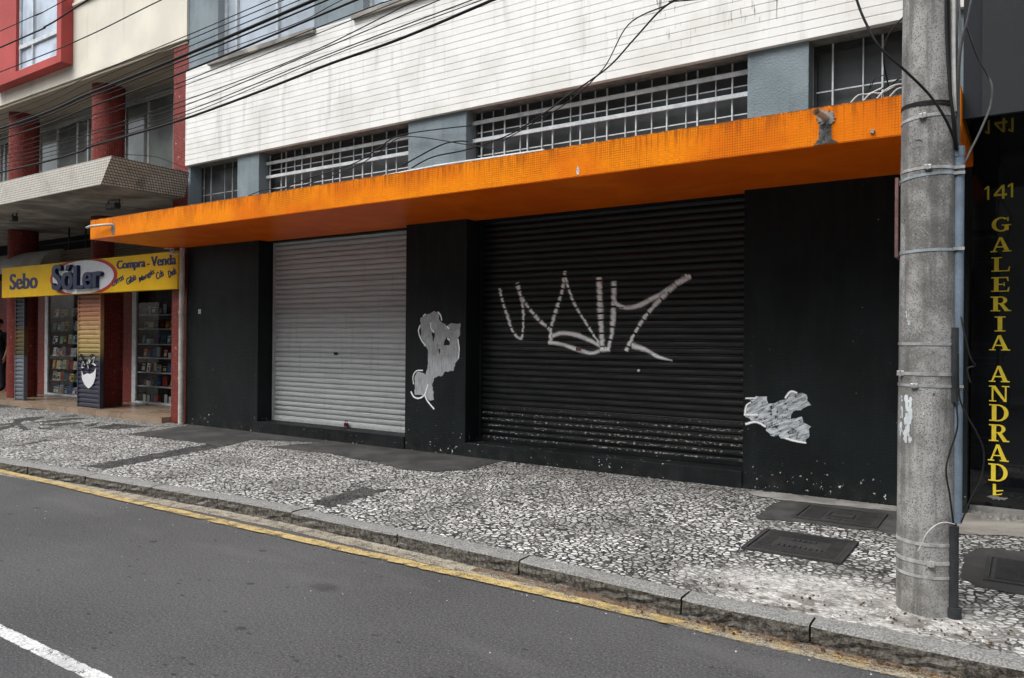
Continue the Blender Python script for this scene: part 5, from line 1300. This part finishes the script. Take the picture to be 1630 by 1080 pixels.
# ================================================================== PERSON at the far left edge
def person(px, py, zg, face):
    ca, sa = math.cos(face), math.sin(face)
    def T(x, y, z): return (px+x*ca-y*sa, py+x*sa+y*ca, zg+z)
    J = {'pelvis': (0, 0, .95, .15), 'belly': (0, .0, 1.10, .14), 'chest': (0, .01, 1.30, .155), 'neck0': (0, 0, 1.45, .085), 'neck': (0, -.01, 1.52, .055), 'jaw': (0, -.02, 1.60, .075), 'head': (0, -.015, 1.68, .095), 'crown': (0, 0, 1.74, .07),
         'shL': (.18, 0, 1.40, .07), 'elL': (.25, .03, 1.12, .045), 'wrL': (.24, -.08, .89, .03), 'haL': (.24, -.11, .82, .034), 'shR': (-.18, 0, 1.40, .07), 'elR': (-.25, .03, 1.12, .045), 'wrR': (-.24, -.05, .88, .03), 'haR': (-.24, -.07, .81, .034),
         'hipL': (.09, 0, .88, .10), 'knL': (.11, -.01, .50, .065), 'anL': (.12, .02, .09, .045), 'toL': (.13, -.13, .04, .035), 'hipR': (-.09, 0, .88, .10), 'knR': (-.11, -.01, .50, .065), 'anR': (-.12, .02, .09, .045), 'toR': (-.13, -.13, .04, .035)}
    E_ = [('pelvis', 'belly'), ('belly', 'chest'), ('chest', 'neck0'), ('neck0', 'neck'), ('neck', 'jaw'), ('jaw', 'head'), ('head', 'crown'), ('chest', 'shL'), ('shL', 'elL'), ('elL', 'wrL'), ('wrL', 'haL'), ('chest', 'shR'), ('shR', 'elR'), ('elR', 'wrR'), ('wrR', 'haR'),
          ('pelvis', 'hipL'), ('hipL', 'knL'), ('knL', 'anL'), ('anL', 'toL'), ('pelvis', 'hipR'), ('hipR', 'knR'), ('knR', 'anR'), ('anR', 'toR')]
    for sd_, sx_ in (('L', 1), ('R', -1)):
        hx, hy, hz, _ = J['ha'+sd_]
        for f_, (dx, dy, ln) in enumerate(((.0, -.028, .075), (.0, -.010, .085), (.0, .010, .08), (.0, .028, .062))):
            J[f'f{f_}{sd_}a'] = (hx+dx, hy+dy, hz-.045, .010); J[f'f{f_}{sd_}b'] = (hx+dx-sx_*.012, hy+dy-.004, hz-.045-ln*.5, .009); J[f'f{f_}{sd_}c'] = (hx+dx-sx_*.03, hy+dy-.006, hz-.04-ln, .007)
            E_ += [('ha'+sd_, f'f{f_}{sd_}a'), (f'f{f_}{sd_}a', f'f{f_}{sd_}b'), (f'f{f_}{sd_}b', f'f{f_}{sd_}c')]
        J[f't{sd_}a'] = (hx-sx_*.01, hy-.042, hz-.01, .011); J[f't{sd_}b'] = (hx-sx_*.02, hy-.052, hz-.05, .009); E_ += [('ha'+sd_, f't{sd_}a'), (f't{sd_}a', f't{sd_}b')]
    keys = list(J); me = bpy.data.meshes.new('person'); me.from_pydata([T(*J[k_][:3]) for k_ in keys], [(keys.index(a), keys.index(b)) for a, b in E_], [])
    o = bpy.data.objects.new('person_src', me); col.objects.link(o); sk = o.modifiers.new('s', 'SKIN'); 
    for i, k_ in enumerate(keys):
        me.skin_vertices[0].data[i].radius = (J[k_][3], J[k_][3]*(.75 if k_ in ('pelvis', 'belly', 'chest') else 1)); me.skin_vertices[0].data[i].use_root = (k_ == 'pelvis')
    ss_ = o.modifiers.new('u', 'SUBSURF'); ss_.levels = 2; ss_.render_levels = 2
    bpy.context.view_layer.update(); m2 = bpy.data.meshes.new_from_object(o.evaluated_get(bpy.context.evaluated_depsgraph_get())); bpy.data.objects.remove(o)
    body = thing('person', 'person in black clothes standing at the left edge by the bookshop', 'person', (px, py, zg))
    mats = [M['skin'], M['cloth_black']]
    def mk(nm, keep, off, mat):
        mb = MB(); mp = {}
        for p in m2.polygons:
            c = p.center; z = c.z-zg
            if keep(z, c):
                for i in p.vertices:
                    if i not in mp: v = m2.vertices[i]; mp[i] = len(mb.v); mb.v.append(v.co+v.normal*off)
                mb.f.append([mp[i] for i in p.vertices]); mb.mi.append(0)
        return mb.build(nm, mat, body, smooth=True)
    mk('body', lambda z, c: True, 0, M['skin'])
    def loc(c): dx, dy = c.x-px, c.y-py; return dx*ca+dy*sa, -dx*sa+dy*ca
    mk('shirt', lambda z, c: .9 < z < 1.50 and not (abs(loc(c)[0]) > .2 and z < 1.1), .012, M['cloth_black'])
    mk('trousers', lambda z, c: .1 < z < .96 and abs(loc(c)[0]) < .205, .016, plain('dark_trousers', (.02, .022, .028), .9))
    mk('shoe', lambda z, c: z < .11, .010, M['black'])
    mb = MB()
    def ell(x, y, z, rx, ry, rz, sub=10):
        vs = []; fs = []
        for j in range(sub+1):
            t = math.pi*j/sub
            for k_ in range(sub*2): a = math.pi*k_/sub; vs.append(T(x+rx*math.sin(t)*math.cos(a), y+ry*math.sin(t)*math.sin(a), z+rz*math.cos(t)))
        for j in range(sub):
            for k_ in range(sub*2): n2 = sub*2; fs.append((j*n2+k_, (j+1)*n2+k_, (j+1)*n2+(k_+1) % n2, j*n2+(k_+1) % n2))
        mb.add(vs, fs)
    ell(0, .015, 1.70, .098, .11, .095); mb.build('hair', M['hair'], body, smooth=True)
    mb = MB(); ell(0, -.115, 1.655, .014, .022, .025); ell(.09, -.01, 1.65, .012, .02, .03); ell(-.09, -.01, 1.65, .012, .02, .03); mb.build('face_features', M['skin'], body, smooth=True)
    mb = MB(); ell(.033, -.098, 1.68, .012, .008, .007); ell(-.033, -.098, 1.68, .012, .008, .007); ell(0, -.10, 1.605, .025, .006, .006); mb.build('eyes_and_mouth', M['black'], body, smooth=True)
pp = onZ(-4, 623, .25)
person(pp.x, pp.y, .246, .6)

# ================================================================== OPPOSITE SIDE (only seen in reflections)
ob = thing('opposite_building', 'pale apartment block across the street, outside the picture, mirrored in panes', 'building', (-5, -14, 0))
OY = -13.5
mb = MB(); mb.box(-45, 32, OY-8, OY, -.4, 15); mb.build('wall', plaster('pale_grey_render', (.42, .41, .38), (.25, .24, .22)), ob)
mb = MB(); fm = MB()
for fl in range(5):
    for i in range(24):
        x = -44+i*3.15; z = 1.0+fl*2.95; mb.box(x, x+1.7, OY+.01, OY+.03, z, z+1.35); fm.box(x-.06, x+1.76, OY+.002, OY+.018, z-.06, z+1.41)
mb.build('panes', M['glass_dust_reflection'], ob)['kind'] = 'stuff'; fm.build('window_frames', M['white_paint'], ob)['kind'] = 'stuff'
mb = MB(); mb.box(-80, 40, -13.4, -7.02, -.3, .12); struct(mb.build('far_pavement', M['mortar']))

for o in bpy.data.objects:
    if '_o' in o: del o['_o']
